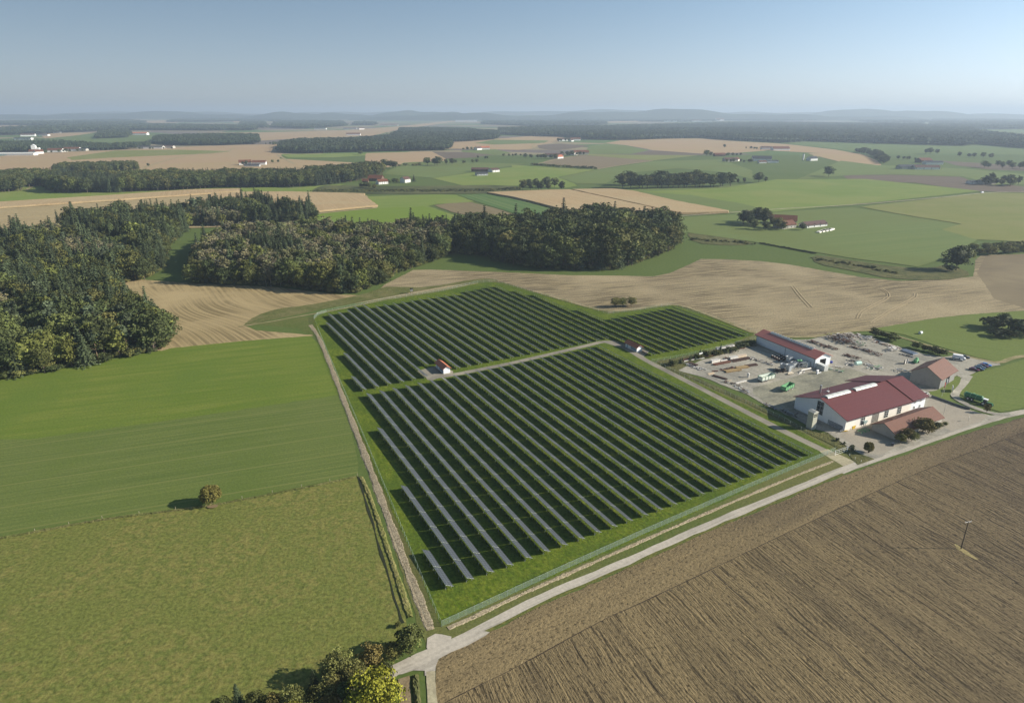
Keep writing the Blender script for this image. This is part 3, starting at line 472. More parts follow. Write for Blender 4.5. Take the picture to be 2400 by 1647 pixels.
for k in range(-3, 22):
    t1 = 128.8+max(0, k)*.155; t2 = short.get(k, 258.1+.24*max(0, k)); s = S0+5.87*k
    lab = {-3: 'shortest two-table row of grey solar panels at the fence corner', -2: 'six-table row of solar panels, next to the shortest row', -1: 'long stepped row of solar panels starting beside the fence bend'}.get(k) or ('%s full-length row of solar panels from the chip strip, south of the gravel path' % ORD[k] if k < 21 else 'last row of the lower solar block, open posts facing the asphalt track')
    if k == 0: lab = 'first full-length row of solar panels beside the long chip strip'
    solar_row(s, t1, s, t2, lab.replace('south of the gravel path', 'lower block'), g1)
g2 = 'solar panel rows beyond the gravel path'
near_t = {0: 263.8, 1: 264.2, 2: 264.8, 3: 264.9, 4: 265.2, 5: 265, 6: 279.4, 7: 279.4, 8: 268.4}
far_t = {0: 280.5, 1: 313, 2: 368.3, 3: 385.5, 4: 386.2, 5: 387.2, 6: 394, 7: 395, 8: 389, 9: 390, 10: 390, 11: 390.5, 12: 391, 13: 392, 14: 392, 15: 392, 16: 392, 17: 392, 18: 391, 19: 397, 20: 397, 21: 398.2, 22: 400, 23: 400, 24: 383, 25: 368.5, 26: 324.4}
for k in range(0, 27):
    t1 = near_t.get(k) or (268.6+(k-9)*.12); 
    if k >= 24: t1 = 239
    t2 = far_t[k]; drift = -.62*min(1, (t2-264)/125)*5.87*max(0, 1-k/40)
    lab = '%s row of solar panels from the chip strip, upper block beyond the path' % ORD[k]
    if k == 0: lab = 'very short row of solar panels by the long fence, upper block'
    if k in (6, 7): lab = ('row of solar panels ending %s the red-roofed hut beside the chip-strip end' % ('short of' if k == 6 else 'right behind'))
    solar_row(S0+5.87*k, t1, S0+5.87*k+drift, t2, lab, g2)
g3 = 'solar panel rows of the far corner block'
for k in range(27, 36):
    solar_row(S0+5.87*k, 238.6, S0+5.87*k+(-.05*5.87), 299.2, '%s row of solar panels back from the hut on the asphalt corner' % ORD[k-24] if k < 35 else 'outermost solar panel row beside the straw field track', g3)

# mesh fences
m, n, b = nt('green wire mesh'); b.inputs['Base Color'].default_value = (.36, .44, .38, 1); b.inputs['Alpha'].default_value = .22; b.inputs['Roughness'].default_value = .5
MESHM = m
m, n, b = nt('faint wire mesh'); b.inputs['Base Color'].default_value = (.36, .42, .36, 1); b.inputs['Alpha'].default_value = .09; MESHF = m
POSTM = plain('pale green post', (.40, .47, .40), .5, .3)
def fence(pts, label, hh=1.75, gap=2.5, z=0, mat=MESHM, name='mesh_fence', cat='fence', rail=True, pm=POSTM, pr=.035):
    P = WW(pts); root = empty(name, (P[0][0], P[0][1], 0)); tag(root, label, cat); ox, oy = P[0]
    q = MB(); rl = MB(); post = None; cnt = 0
    for i, (a, b_) in enumerate(zip(P, P[1:])):
        d_ = math.dist(a, b_); n_ = max(1, round(d_/gap))
        q.quad((a[0]-ox, a[1]-oy, .05), (b_[0]-ox, b_[1]-oy, .05), (b_[0]-ox, b_[1]-oy, hh-.03), (a[0]-ox, a[1]-oy, hh-.03))
        if rail: rl.rod((a[0]-ox, a[1]-oy, hh), (b_[0]-ox, b_[1]-oy, hh), .018, 4)
        for k in range(n_+(i == len(P)-2)):
            x, y = a[0]+(b_[0]-a[0])*k/n_-ox, a[1]+(b_[1]-a[1])*k/n_-oy
            if post is None: post = MB().rod((0, 0, 0), (0, 0, hh+.08), pr, 5).build('post', pm, root); post.location = (x, y, 0)
            else: p_ = post.copy(); COL.objects.link(p_); p_.location = (x, y, 0)
            cnt += 1
            if cnt >= 98: gap = 1e9
    if mat: q.build('wire_mesh', mat, root)
    if rail: rl.build('top_rail', pm, root)
    return root
fence([(1035, 1468), (990, 1360), (930, 1213), (865, 1055), (812, 930), (771, 835), (745, 772), (736, 748), (745, 738), (765, 732)], 'long pale green mesh fence beside the chip strip')
fence([(1035, 1468), (1130, 1424), (1300, 1345), (1520, 1246), (1750, 1145), (1900, 1082), (1957, 1058)], 'pale green mesh fence between the panel ends and the country road')
fence([(765, 732), (900, 704), (1040, 682), (1120, 663), (1160, 660), (1250, 686), (1350, 714), (1425, 736), (1500, 727), (1575, 716)], 'faint mesh fence along the far grass edge of the solar park', gap=4, mat=MESHF)
fence([(1575, 716), (1650, 738), (1772, 781), (1770, 795), (1700, 815), (1600, 838), (1527, 850)], 'mesh fence from the straw field track to the yard corner', gap=4, mat=MESHF)
fence([(1527, 850), (1640, 900), (1724, 935), (1772, 957), (1825, 980), (1865, 1003), (1889, 1016)], 'mesh fence between the solar park track and the storage yard', gap=3, mat=MESHF)
# gate
gp = [W(1957, 1066), W(1985, 1057)]
gr = empty('gate', (gp[0][0], gp[0][1], 0), math.atan2(gp[1][1]-gp[0][1], gp[1][0]-gp[0][0])); tag(gr, 'white barred metal gate standing across the pale gravel path', 'gate')
gl = math.dist(*gp); WHITE = plain('white paint', (.78, .78, .75), .5, .3)
f = MB()
for z_ in (.15, 1.0, 1.75): f.rod((0, 0, z_), (gl, 0, z_), .05, 5)
for k in range(4): f.rod((gl*k/3, 0, .1), (gl*k/3, 0, 1.8), .05, 5)
f.build('gate_frame', WHITE, gr); MB().box((-.12, 0, .95), (.16, .16, 1.9)).build('post', WHITE, gr); MB().box((gl+.12, 0, .95), (.16, .16, 1.9)).build('post', WHITE, gr)

# ---------------------------------------------------------------- buildings
RED1 = roof_mat('dark red sheet roof', (.170, .042, .040), (.130, .036, .037))
RED2 = roof_mat('faded red sheet roof', (.68, .25, .20), (.60, .22, .175))
TILE = roof_mat('old clay tiles', (.21, .080, .040), (.15, .060, .032), ribs=.25)
TILEO = roof_mat('orange clay tiles', (.62, .20, .10), (.54, .17, .085), ribs=.25)
TILED = roof_mat('brown roof tiles', (.15, .08, .06), (.12, .065, .05), ribs=.25)
SLATE = roof_mat('dark grey roofing', (.075, .075, .08), (.06, .06, .065), ribs=.3)
def wall_mat(name, c, dirt=(.4, .35, .27), planks=0, amt=.5):
    m, n, b = nt(name); tc = n.nodes.new('ShaderNodeTexCoord').outputs['Object']; b.inputs['Roughness'].default_value = .8
    q = noise(n, tc, .5, 5, .65); col = mixc(n, ramp(n, q, .5, .8), c, tuple(x*(1-amt*.4) for x in c))
    sp = n.nodes.new('ShaderNodeSeparateXYZ'); L(n, tc, sp.inputs[0]); ad = n.nodes.new('ShaderNodeMath'); ad.operation = 'MULTIPLY_ADD'; L(n, q, ad.inputs[0]); ad.inputs[1].default_value = -2.2; L(n, sp.outputs[2], ad.inputs[2])
    col = mixc(n, ramp(n, ad.outputs[0], -.3, -1.6), col, dirt)
    if planks:
        w = n.nodes.new('ShaderNodeTexWave'); w.inputs['Scale'].default_value = .314/planks; w.bands_direction = 'DIAGONAL'
        cm = n.nodes.new('ShaderNodeVectorMath'); cm.operation = 'MULTIPLY'; L(n, tc, cm.inputs[0]); cm.inputs[1].default_value = (1.7, 1.7, 0); L(n, cm.outputs[0], w.inputs['Vector'])
        col = mixc(n, ramp(n, w.outputs['Fac'], .2, .9), tuple(x*.8 for x in c), col); bump(n, b, w.outputs['Fac'], .4, .02)
    L(n, col, b.inputs['Base Color']); return m
WHITEW = wall_mat('white render', (.86, .86, .86), (.6, .58, .55), 0, .25); CREAM = wall_mat('cream concrete slabs', (.86, .80, .71), (.6, .5, .4), 0, .3); WOODW = wall_mat('weathered planks', (.30, .29, .27), (.17, .16, .14), .3, .8)
BLUEW = wall_mat('pale sheet cladding', (.84, .86, .88), (.6, .6, .6), 0, .25); RENDER = wall_mat('old grey render', (.46, .43, .38)); PURE = wall_mat('bright white cladding', (.80, .80, .82), (.7, .7, .7), 0, .2)
DARKG = plain('dark window glass', (.02, .025, .03), .15, .6); DARK = plain('dark opening', (.015, .015, .015), .9, .05)
SKYL = plain('translucent skylight', (.62, .62, .56), .4, .4, var=.1, scale=1)
def gable(name, label, P, ang, Ln, Wd, he, hr, wm, rm, over=.5, thick=.18, rx=.5, cat='building', group=None, z0=0):
    """P: corner at local (0,0); x runs along the ridge, y across"""
    root = empty(name, (P[0], P[1], z0), ang); tag(root, label, cat, group)
    w = MB(); y1 = Wd*rx
    prof = [(0, 0), (Wd, 0), (Wd, he), (y1, hr), (0, he)]
    w.prism(prof, 0, Ln, 'x'); wall = w.build('wall', wm, root)
    r_ = MB(); sl1 = (hr-he)/y1; sl2 = (hr-he)/(Wd-y1); o_ = over
    for (ya, za, yb, zb) in ((-o_, he-o_*sl1, y1, hr), (Wd+o_, he-o_*sl2, y1, hr)):
        zu = .03; pr = [(ya, za+zu), (yb, zb+zu), (yb, zb+zu+thick), (ya, za+zu+thick)]
        r_.prism(pr, -o_, Ln+o_, 'x')
    roof = r_.build('roof', rm, root); return root, wall, roof
def win(root, side, x, z, w_, h_, dims, mat=DARKG, name='window', frame=True, muntin=(1, 1), fm=None):
    """side: 'y0','y1' long walls; 'x0','x1' gables. (x,z) lower corner along that wall"""
    Ln, Wd = dims; t = .06; g = MB(); fr = MB(); fm = fm or WHITE
    def bx(mb, a0, a1, z0, z1, dep):
        c = ((a0+a1)/2, (z0+z1)/2); s_ = (a1-a0, z1-z0)
        if side == 'y0': mb.box((c[0], -dep/2, c[1]), (s_[0], dep, s_[1]))
        elif side == 'y1': mb.box((c[0], Wd+dep/2, c[1]), (s_[0], dep, s_[1]))
        elif side == 'x0': mb.box((-dep/2, c[0], c[1]), (dep, s_[0], s_[1]))
        else: mb.box((Ln+dep/2, c[0], c[1]), (dep, s_[0], s_[1]))
    bx(g, x, x+w_, z, z+h_, .05); o = g.build(name, mat, root)
    if frame:
        e = .09
        for k in range(muntin[0]+1): a = x+(w_-e)*k/muntin[0]; bx(fr, a, a+e, z, z+h_, .09)
        for k in range(muntin[1]+1): a = z+(h_-e)*k/muntin[1]; bx(fr, x+e, x+w_-e, a, a+e, .085)
        fr.build('window_frame', fm, o)
    return o
def ang2(a, b): return math.atan2(b[1]-a[1], b[0]-a[0])
# transformer huts
def hut(P, ang, label, group='red roofed transformer huts'):
    Ln, Wd = 9.4, 3.3; root, wall, roof = gable('transformer_hut', label, P, ang, Ln, Wd, 2.6, 3.7, wall_mat('hut render', (.88, .88, .88), (.7, .68, .64), 0, .1), TILEO, over=.55, cat='hut', group=group)
    win(root, 'y0', 4.4, .5, 4.6, 1.5, (Ln, Wd), mat=plain('blue grey louvre', (.16, .22, .28), .5), name='louvre', muntin=(1, 3), fm=plain('louvre slats', (.55, .66, .74), .5))
    win(root, 'y0', 1.1, 0.05, 1.1, 2.1, (Ln, Wd), mat=plain('grey steel door', (.42, .5, .56), .5), name='door', muntin=(1, 1)); return root
# local x along e2 reversed so that y0 is the shaded long side
hutang = math.atan2(-e2.y, -e2.x)
def hut_at(front, label):   # front: lower corner of the shaded long side nearest the road
    return front
def place_hut(fl, label):
    # ridge runs along e2; the shaded side faces -e1. local x = -e2 (towards the road), local y = e1... handedness: x=(-e2), y=(e1)?  x cross y must be +z
    P = (fl[0]+e2.x*9.4, fl[1]+e2.y*9.4); hut(P, math.atan2(-e2.y, -e2.x), label)
place_hut(W(960+910/11.4, 800+872/11.4), 'small white transformer hut with orange tiles nearest the chip strip')
place_hut(W(1380+1280/11.4, 760+752/11.4), 'small white transformer hut with red tiles on the asphalt corner')

# long hall
R0 = W(1908.5, 862.5); L0 = W(1771, 805); R1 = W(1946, 853.5); an = ang2(L0, R0); hl_ = math.dist(L0, R0); hw = 9.8
root, wall, roof = gable('storage_hall', 'long white storage hall with faded red roof and ridge skylight', L0, an, hl_, hw, 5.0, 7.0, BLUEW, RED2, over=.7, group=None)
win(root, 'x1', 3.0, 0.05, 3.9, 3.9, (hl_, hw), mat=DARK, name='doorway', frame=False)
sk = MB()
sk.prism([(hw/2-1.15, 6.68+.14), (hw/2-.05, 7.28), (hw/2+.05, 7.28), (hw/2+1.15, 6.68+.14), (hw/2+1.1, 6.9), (hw/2, 7.55), (hw/2-1.1, 6.9)], 5, hl_-6, 'x'); s_ = sk.build('skylight', SKYL, root)
rb = MB()
for k in range(16): rb.box((5.4+k*(hl_-12)/15, hw/2, 7.33), (.12, 2.0, .46))
rb.build('skylight_bars', plain('grey bars', (.30, .31, .32)), s_)
dp = MB()
for x in (hl_*.52, .4, hl_-.5): dp.rod((x, -.1, 0), (x, -.1, 5.0), .07, 6)
dp.build('downpipe', plain('dark pipe', (.08, .09, .1)), root)
MB().box((hl_/2, -.78, 4.72), (hl_+1.2, .14, .14)).build('gutter', plain('dark gutter', (.07, .05, .05)), root)

# big workshop barn
GL = W(1857.8, 957.8); GRr = W(1978.6, 1012); FR = W(2164, 956); bw = math.dist(GL, GRr); bl = math.dist(GRr, FR)
# local x along the lit long wall from the near gable, local y away from the lit wall
an = ang2(GRr, FR); BP = GRr
main = bl-9
root, wall, roof = gable('workshop_barn', 'big barn with dark red roof, white gable and cream lit wall', BP, an, main, bw, 5.3, 9.3, CREAM, RED1, over=.8)
gb = MB(); gb.prism([(0.02, 0.02), (bw-.02, .02), (bw-.02, 5.25), (bw/2, 9.25), (.02, 5.25)], -.05, 0.0, 'x'); gb.build('gable_cladding', WHITEW, root)
dm = (main, bw)
win(root, 'x0', bw/2-1.6, 2.4, 3.2, 5.6, dm, muntin=(2, 3)); win(root, 'x0', .9, .35, 6.6, 1.7, dm, mat=plain('grey gate sheet', (.40, .43, .46), .6), name='sliding_gate', muntin=(1, 1), fm=plain('gate edging', (.15, .17, .2)))
for x in (8.6, 22.6, 30.6): win(root, 'y0', x, .9, 2.5, 4.0, dm, muntin=(2, 4))
win(root, 'y0', 15.3, .3, 4.0, 4.1, dm, mat=plain('louvred gate', (.12, .11, .10), .7), name='roller_gate', muntin=(1, 7), fm=plain('gate slats', (.55, .5, .43)))
# raised east section and the widened rear
ea = MB(); slp = 4.1/(bw/2); ea.prism([(0.05, 0), (bw+3, 0), (bw+3, 9.4-(bw/2+3)*slp), (bw/2, 9.4), (.05, 9.4-(bw/2)*slp)], main+.03, bl+.2, 'x'); e_ = ea.build('office_wing', PURE, root)
er = MB(); slp = 4.1/(bw/2)
er.prism([(-.8, 5.3-.8*slp+.25), (bw/2, 9.65), (bw/2, 9.87), (-.8, 5.3-.8*slp+.47)], main-.3, bl+1.0, 'x'); er.prism([(bw+4.2, 9.4-(bw/2+4.2)*slp+.25), (bw/2, 9.65), (bw/2, 9.87), (bw+4.2, 9.4-(bw/2+4.2)*slp+.47)], main-4, bl+1.0, 'x'); er.build('wing_roof', RED1, root)
for x in (main+2.0, main+5.6):
    for z in (1.0, 3.6): win(root, 'y0', x, z, .95, 1.15, dm, muntin=(2, 1))
def barrel(x0, x1):
    b_ = MB(); pr = [(bw/2+1.25*math.cos(t), 9.2+.75*math.sin(t)) for t in [math.pi*k/10 for k in range(11)]]
    b_.prism(pr, x0, x1, 'x'); o = b_.build('barrel_skylight', SKYL, root); q = MB()
    for k in range(5): x = x0+.1+(x1-x0-.2)*k/4; q.prism([(bw/2+1.3*math.cos(t), 9.2+.79*math.sin(t)) for t in [math.pi*k_/10 for k_ in range(11)]], x-.08, x+.08, 'x')
    q.build('skylight_rib', plain('skylight ribs', (.40, .40, .37)), o)
barrel(2.0, 15.5); barrel(18.5, 31.5)
MB().box((bl/2, -.92, 4.98), (bl+1.6, .15, .15)).build('gutter', plain('barn gutter', (.10, .05, .05)), root)
ch = MB().rod((8, bw*.80, 6.0), (8, bw*.80, 10.6), .38, 10); ch.rod((8, bw*.80, 10.6), (8, bw*.80, 10.75), .5, 10, .2); ch.build('chimney', plain('steel flue', (.5, .5, .5), .35, .5, .6), root)
MB().rod((11.5, bw*.76, 6.5), (11.5, bw*.76, 9.8), .05, 5).box((11.5, bw*.76, 7.7), (.9, .9, .25)).build('antenna', plain('grey mast', (.6, .6, .6)), root)

# old tiled barn
OB = W(2200, 913); OL = W(2139, 892); OR = W(2237.5, 889.6); an = ang2(OB, OR); ow = math.dist(OB, OL); ol = math.dist(OB, OR)
OBx = gable('old_barn', 'old grey plank barn with steep brown tiled roof behind the workshop', OB, an, ol*.93, ow*1.04, 5.2, 9.0, WOODW, TILE, over=.8)
dmo = (ol*.93, ow*1.04)
win(OBx[0], 'y0', 7.0, .05, 3.6, 4.0, dmo, mat=DARK, name='barn_doorway', frame=False); win(OBx[0], 'y0', 3.0, .3, 1.6, 3.2, dmo, mat=plain('grey door', (.25, .25, .24)), name='door', frame=False)
win(OBx[0], 'x0', 5.5, .05, 2.2, 2.6, dmo, mat=plain('plank door', (.23, .22, .21)), name='door', frame=False)
# small tiled house by the road
SL = W(2058, 1005); SB = W(2096, 1031); SR = W(2205, 991); an = ang2(SB, SR); sw = math.dist(SL, SB); slen = math.dist(SB, SR)
SH = gable('roadside_shed', 'low grey rendered shed with brown tiled roof beside the road', SB, an, slen, sw, 2.6, 5.0, RENDER, TILE, over=.7)
win(SH[0], 'x1', 2, .9, 1.2, 1.2, (slen, sw), muntin=(2, 1)); win(SH[0], 'y0', 14, .8, 1.0, 1.0, (slen, sw), muntin=(2, 1)); win(SH[0], 'y0', 21, .8, 1.0, 1.0, (slen, sw), muntin=(2, 1))
# concrete tower
TB = W(1906, 1006); t0 = empty('concrete_tower', (TB[0], TB[1], 0), math.atan2(e1.y, e1.x)); tag(t0, 'narrow tall cream transformer tower beside the workshop gable', 'tower')
MB().box((0, 1.2, 3.5), (2.5, 2.5, 7.0)).build('wall', wall_mat('tower concrete', (.50, .48, .38), (.3, .29, .25), 0, 1), t0); MB().box((0, 1.2, 7.1), (2.8, 2.8, .2)).prism([(-1.35, 7.2), (1.35, 7.2), (0, 7.75)], -.15, 2.55, 'y').build('roof', plain('pale tower roof', (.5, .48, .42)), t0)
q = MB()
for x in (-.75, 0, .75):
    for z in (5.5, 6.2): q.box((x, -.07, z), (.5, .06, .5))
q.build('vent', DARK, t0)

# ---------------------------------------------------------------- trees
LEAF = leaf_mat('broad leaves', (.092, .104, .030), .014, .4, (.13, .12, .036))
LEAFD = leaf_mat('dark broad leaves', (.062, .076, .026), .012, .35)
NEEDLE = leaf_mat('spruce needles', (.058, .074, .034), .010, .35)
PINE = leaf_mat('pine needles', (.085, .105, .055), .012, .3)
BIRCH = leaf_mat('thin autumn leaves', (.175, .155, .078), .015, .22, (.13, .14, .06))
YEL = leaf_mat('yellow green leaves', (.25, .245, .028), .01, .15)
BROWN = leaf_mat('bronze leaves', (.17, .135, .042), .015, .2)
OLV = leaf_mat('olive leaves', (.18, .175, .055), .015, .2)
FARL = leaf_mat('distant leaves', (.056, .074, .034), .015, .35)
BARK = plain('bark', (.13, .10, .075), .9, .1); BARKP = plain('pale birch bark', (.45, .42, .36), .8, .1)
def quads_mesh(name, cen, nrm, sw, sh, tint, mat, extra=None, exmat=None):
    n = len(cen); r = np.random.default_rng(n)
    nrm = nrm/np.linalg.norm(nrm, axis=1, keepdims=True); ref = r.normal(size=(n, 3)); u = np.cross(nrm, ref); u /= np.linalg.norm(u, axis=1, keepdims=True); v = np.cross(nrm, u)
    u = u*sw[:, None]/2; v = v*sh[:, None]/2
    V = np.stack([cen-u-v*.6, cen+u*.7-v, cen+u+v*.6, cen-u*.7+v], 1).reshape(-1, 3); Fa = np.arange(4*n).reshape(-1, 4)
    V = V.tolist(); Fc = Fa.tolist(); T = np.repeat(tint, 4).tolist(); mi = [0]*n; mats = [mat]
    if extra:
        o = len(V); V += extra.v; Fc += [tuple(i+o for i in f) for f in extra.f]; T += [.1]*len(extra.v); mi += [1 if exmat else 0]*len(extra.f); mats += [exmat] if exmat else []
    me = bpy.data.meshes.new(name); me.from_pydata(V, [], Fc)
    for m_ in mats: me.materials.append(m_)
    me.polygons.foreach_set('material_index', mi)
    at = me.attributes.new('tint', 'FLOAT', 'POINT'); at.data.foreach_set('value', T); me.update(); return me
def blob(c, r3, sub=6, seed=0, jit=.12):
    mb = MB(); rr = random.Random(seed); n = sub*2; vs = []; fs = []
    for i in range(sub+1):
        ph = math.pi*i/sub
        for j in range(n):
            t = 2*math.pi*j/n; k = 1+rr.uniform(-jit, jit); vs.append((c[0]+r3[0]*k*math.sin(ph)*math.cos(t), c[1]+r3[1]*k*math.sin(ph)*math.sin(t), c[2]+r3[2]*k*math.cos(ph)))
    for i in range(sub):
        for j in range(n): fs.append((i*n+j, (i+1)*n+j, (i+1)*n+(j+1) % n, i*n+(j+1) % n))
    mb.add(vs, fs); return mb
def broadleaf(name, h, w, mat, seed, nc=34, per=42, leaf=.62, base=.16, core=True, rr=(.13, .24), kr=(.45, .9)):
    r = np.random.default_rng(seed); cs = []; rs = []
    zc = h*(base+1)/2; hz = h*(1-base)/2
    while len(cs) < nc:
        d = r.normal(size=3); d /= np.linalg.norm(d)
        if d[2] < -.75: continue
        k = r.uniform(*kr); p_ = np.array([d[0]*w/2*k, d[1]*w/2*k, zc+d[2]*hz*k*(.92)]); cs.append(p_); rs.append(w*r.uniform(*rr))
    cs = np.array(cs); rs = np.array(rs); idx = np.repeat(np.arange(nc), per); N = nc*per
    d = r.normal(size=(N, 3)); d /= np.linalg.norm(d, axis=1, keepdims=True); d[:, 2] = np.abs(d[:, 2])*.9-.25
    cen = cs[idx]+d*rs[idx][:, None]*r.uniform(.75, 1.08, (N, 1)); nrm = d+r.normal(size=(N, 3))*.55
    ct = r.uniform(.1, .9, nc); tint = np.clip(ct[idx]+r.normal(size=N)*.15, 0, 1)
    s = r.uniform(.6, 1.3, N)*leaf
    return quads_mesh(name, cen, nrm, s, s*r.uniform(.6, 1, N), tint, mat, blob((0, 0, zc), (w*.27, w*.27, hz*.62), 6, seed) if core else None)  # dark blob added unseen inside the crown to block light
def spruce(name, h, w, mat, seed, lay=17, per=9, bare=.12):
    r = np.random.default_rng(seed); cen = []; nrm = []; sw = []; sh = []; ti = []
    for i in range(lay):
        f = i/(lay-1); z = h*(bare+(1-bare)*f); rad = w/2*(1-f)**.8*r.uniform(.85, 1.1)+.15; nb = max(4, int(per*(1-f*.5))); t0 = r.uniform(0, 6)
        for b_ in range(nb):
            t = t0+2*math.pi*b_/nb+r.uniform(-.2, .2); L_ = rad*r.uniform(.75, 1.15); tt = r.uniform(.2, .8)
            ns = max(2, int(L_/.45))
            for q in range(ns):
                e = (q+.6)/ns; x = math.cos(t)*L_*e; y = math.sin(t)*L_*e; zz = z-L_*e*.32+r.uniform(-.15, .15)
                for side in (0, 1):
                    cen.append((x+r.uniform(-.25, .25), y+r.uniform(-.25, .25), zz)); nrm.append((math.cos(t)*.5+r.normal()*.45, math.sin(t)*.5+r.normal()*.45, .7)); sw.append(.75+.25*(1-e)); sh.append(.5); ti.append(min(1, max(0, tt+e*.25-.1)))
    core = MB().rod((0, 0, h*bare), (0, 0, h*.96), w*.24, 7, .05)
    return quads_mesh(name, np.array(cen), np.array(nrm), np.array(sw), np.array(sh), np.array(ti), mat, core)
def trunk(name, h, r_, mat, limbs=0, seed=0, tip=.25):
    mb = MB().rod((0, 0, -.2), (0, 0, h), r_, 7, r_*tip); rr = random.Random(seed)
    for k in range(limbs): z = h*rr.uniform(.35, .85); t = rr.uniform(0, 6.28); l = h*.3; mb.rod((0, 0, z), (math.cos(t)*l, math.sin(t)*l, z+l*.7), r_*.4, 5, r_*.12)
    me = bpy.data.meshes.new(name); me.from_pydata(mb.v, [], mb.f); me.materials.append(mat); return me
P = {}
for i in range(5): P['broad%d' % i] = (broadleaf('crown', 15, (9.5, 8, 10.5, 9, 7)[i], (LEAF, leaf_mat('light green leaves', (.135, .145, .035), .012, .2), LEAFD, LEAF, LEAFD)[i], 10+i, nc=(44, 36, 48, 40, 36)[i], base=.04), trunk('trunk', 9, .28, BARK, 4, i), 'broadleaf_tree')
for i in range(4): P['spruce%d' % i] = (spruce('crown', (20, 17, 21, 18)[i], (7.4, 8.6, 6.8, 8.0)[i], NEEDLE, 30+i, lay=(18, 15, 19, 16)[i], per=11), trunk('trunk', 18, .24, BARK, 0, i), 'spruce_tree')
for i in range(2): P['pine%d' % i] = (broadleaf('crown', 18, 5.5, PINE, 50+i, nc=20, per=34, base=.48, leaf=.6), trunk('trunk', 14, .22, plain('reddish bark', (.28, .19, .12), .9, .1), 3, i), 'pine_tree')
for i in range(3): P['birch%d' % i] = (broadleaf('crown', 16, (5.6, 5, 6.6)[i], BIRCH, 60+i, nc=30, per=30, base=.2, leaf=.62, core=(i != 2)), trunk('trunk', 15, .13, BARKP, 7, i, .15), 'birch_tree')
for i in range(3): P['bush%d' % i] = (broadleaf('crown', 3.2, (3.6, 3, 4.2)[i], (OLV, LEAF, LEAFD)[i], 70+i, nc=16, per=40, leaf=.34, base=.02), trunk('trunk', 1.5, .07, BARK, 2, i), 'bush')
P['yellow'] = (broadleaf('crown', 12, 11, YEL, 80, nc=60, per=70, leaf=.5, base=.08), trunk('trunk', 7, .3, BARK, 6, 1), 'broadleaf_tree')
P['bronze'] = (broadleaf('crown', 7, 7, BROWN, 81, nc=40, per=60, leaf=.36, base=.06), trunk('trunk', 4, .16, BARK, 5, 2), 'broadleaf_tree')
P['olive'] = (broadleaf('crown', 8, 7.5, OLV, 82, nc=44, per=60, leaf=.36, base=.06), trunk('trunk', 5, .18, BARK, 5, 3), 'broadleaf_tree')
P['green'] = (broadleaf('crown', 7, 6.5, LEAF, 83, nc=44, per=60, leaf=.36, base=.06), trunk('trunk', 4, .18, BARK, 5, 4), 'broadleaf_tree')
P['round'] = (broadleaf('crown', 6.8, 6.2, leaf_mat('golden leaves', (.19, .16, .045), .01, .1), 84, nc=150, per=50, leaf=.3, base=.04, rr=(.08, .12), kr=(.74, .86)), trunk('trunk', 2, .2, BARK, 3, 5), 'broadleaf_tree')
HT = {'broad': 15, 'spruce': 20, 'pine': 18, 'birch': 16, 'bush': 3.2, 'yellow': 12, 'bronze': 7, 'olive': 8, 'green': 7, 'round': 6.8}
def base_h(k): return HT[k.rstrip('0123456789')]
def plant(kind, x, y, h, label, group=None, wide=1.0, parts=True, name=None, cat=None, z=0):
    cr, tr, nm = P[kind]; s = h/base_h(kind); root = empty(name or nm, (x, y, z), random.uniform(0, 6.28)); root.scale = (s*wide, s*wide, s)
    tag(root, label, cat or ('tree' if nm != 'bush' else 'bush'), group)
    c = bpy.data.objects.new('crown', cr); COL.objects.link(c); c.parent = root
    t = bpy.data.objects.new('trunk', tr); COL.objects.link(t); t.parent = root
    return root
# one-mesh trees for everything far away, and prototypes for the woods
def joined(name, cr, tr):
    o = bpy.data.objects.new(name, cr.copy()); me = o.data
    V = [tuple(v.co) for v in me.vertices]; n = len(V); T = [d.value for d in me.attributes['tint'].data]; Fc = [tuple(p.vertices) for p in me.polygons]; mi = [p.material_index for p in me.polygons]; mats = list(me.materials)
    k = len(mats); mats += list(tr.materials); V += [tuple(v.co) for v in tr.vertices]; Fc += [tuple(i+n for i in p.vertices) for p in tr.polygons]; mi += [k]*len(tr.polygons); T += [.2]*len(tr.vertices)
    m2 = bpy.data.meshes.new(name); m2.from_pydata(V, [], Fc)
    for m_ in mats: m2.materials.append(m_)
    m2.polygons.foreach_set('material_index', mi); at = m2.attributes.new('tint', 'FLOAT', 'POINT'); at.data.foreach_set('value', T); m2.update(); return m2
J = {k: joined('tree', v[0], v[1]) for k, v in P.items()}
LOW = {}
for i in range(3): LOW['lowspruce%d' % i] = spruce('spruce_tree', 20, (6, 7, 5.4)[i], FARL if i == 1 else NEEDLE, 90+i, lay=8, per=5)
for i in range(4): LOW['lowbroad%d' % i] = broadleaf('broadleaf_tree', 16, (9, 11, 10, 8)[i], FARL, 95+i, nc=16, per=11, leaf=1.5, base=.05)
HT['lowspruce'] = 20; HT['lowbroad'] = 16
J.update(LOW)
def far_tree(kind, x, y, h, label, group, name='tree', cat='tree', wide=1.0):
    o = bpy.data.objects.new(name, J[kind]); COL.objects.link(o); s = h/base_h(kind); o.location = (x, y, 0); o.scale = (s*wide, s*wide, s); o.rotation_euler[2] = random.uniform(0, 6.28)
    tag(o, label, cat, group); return o
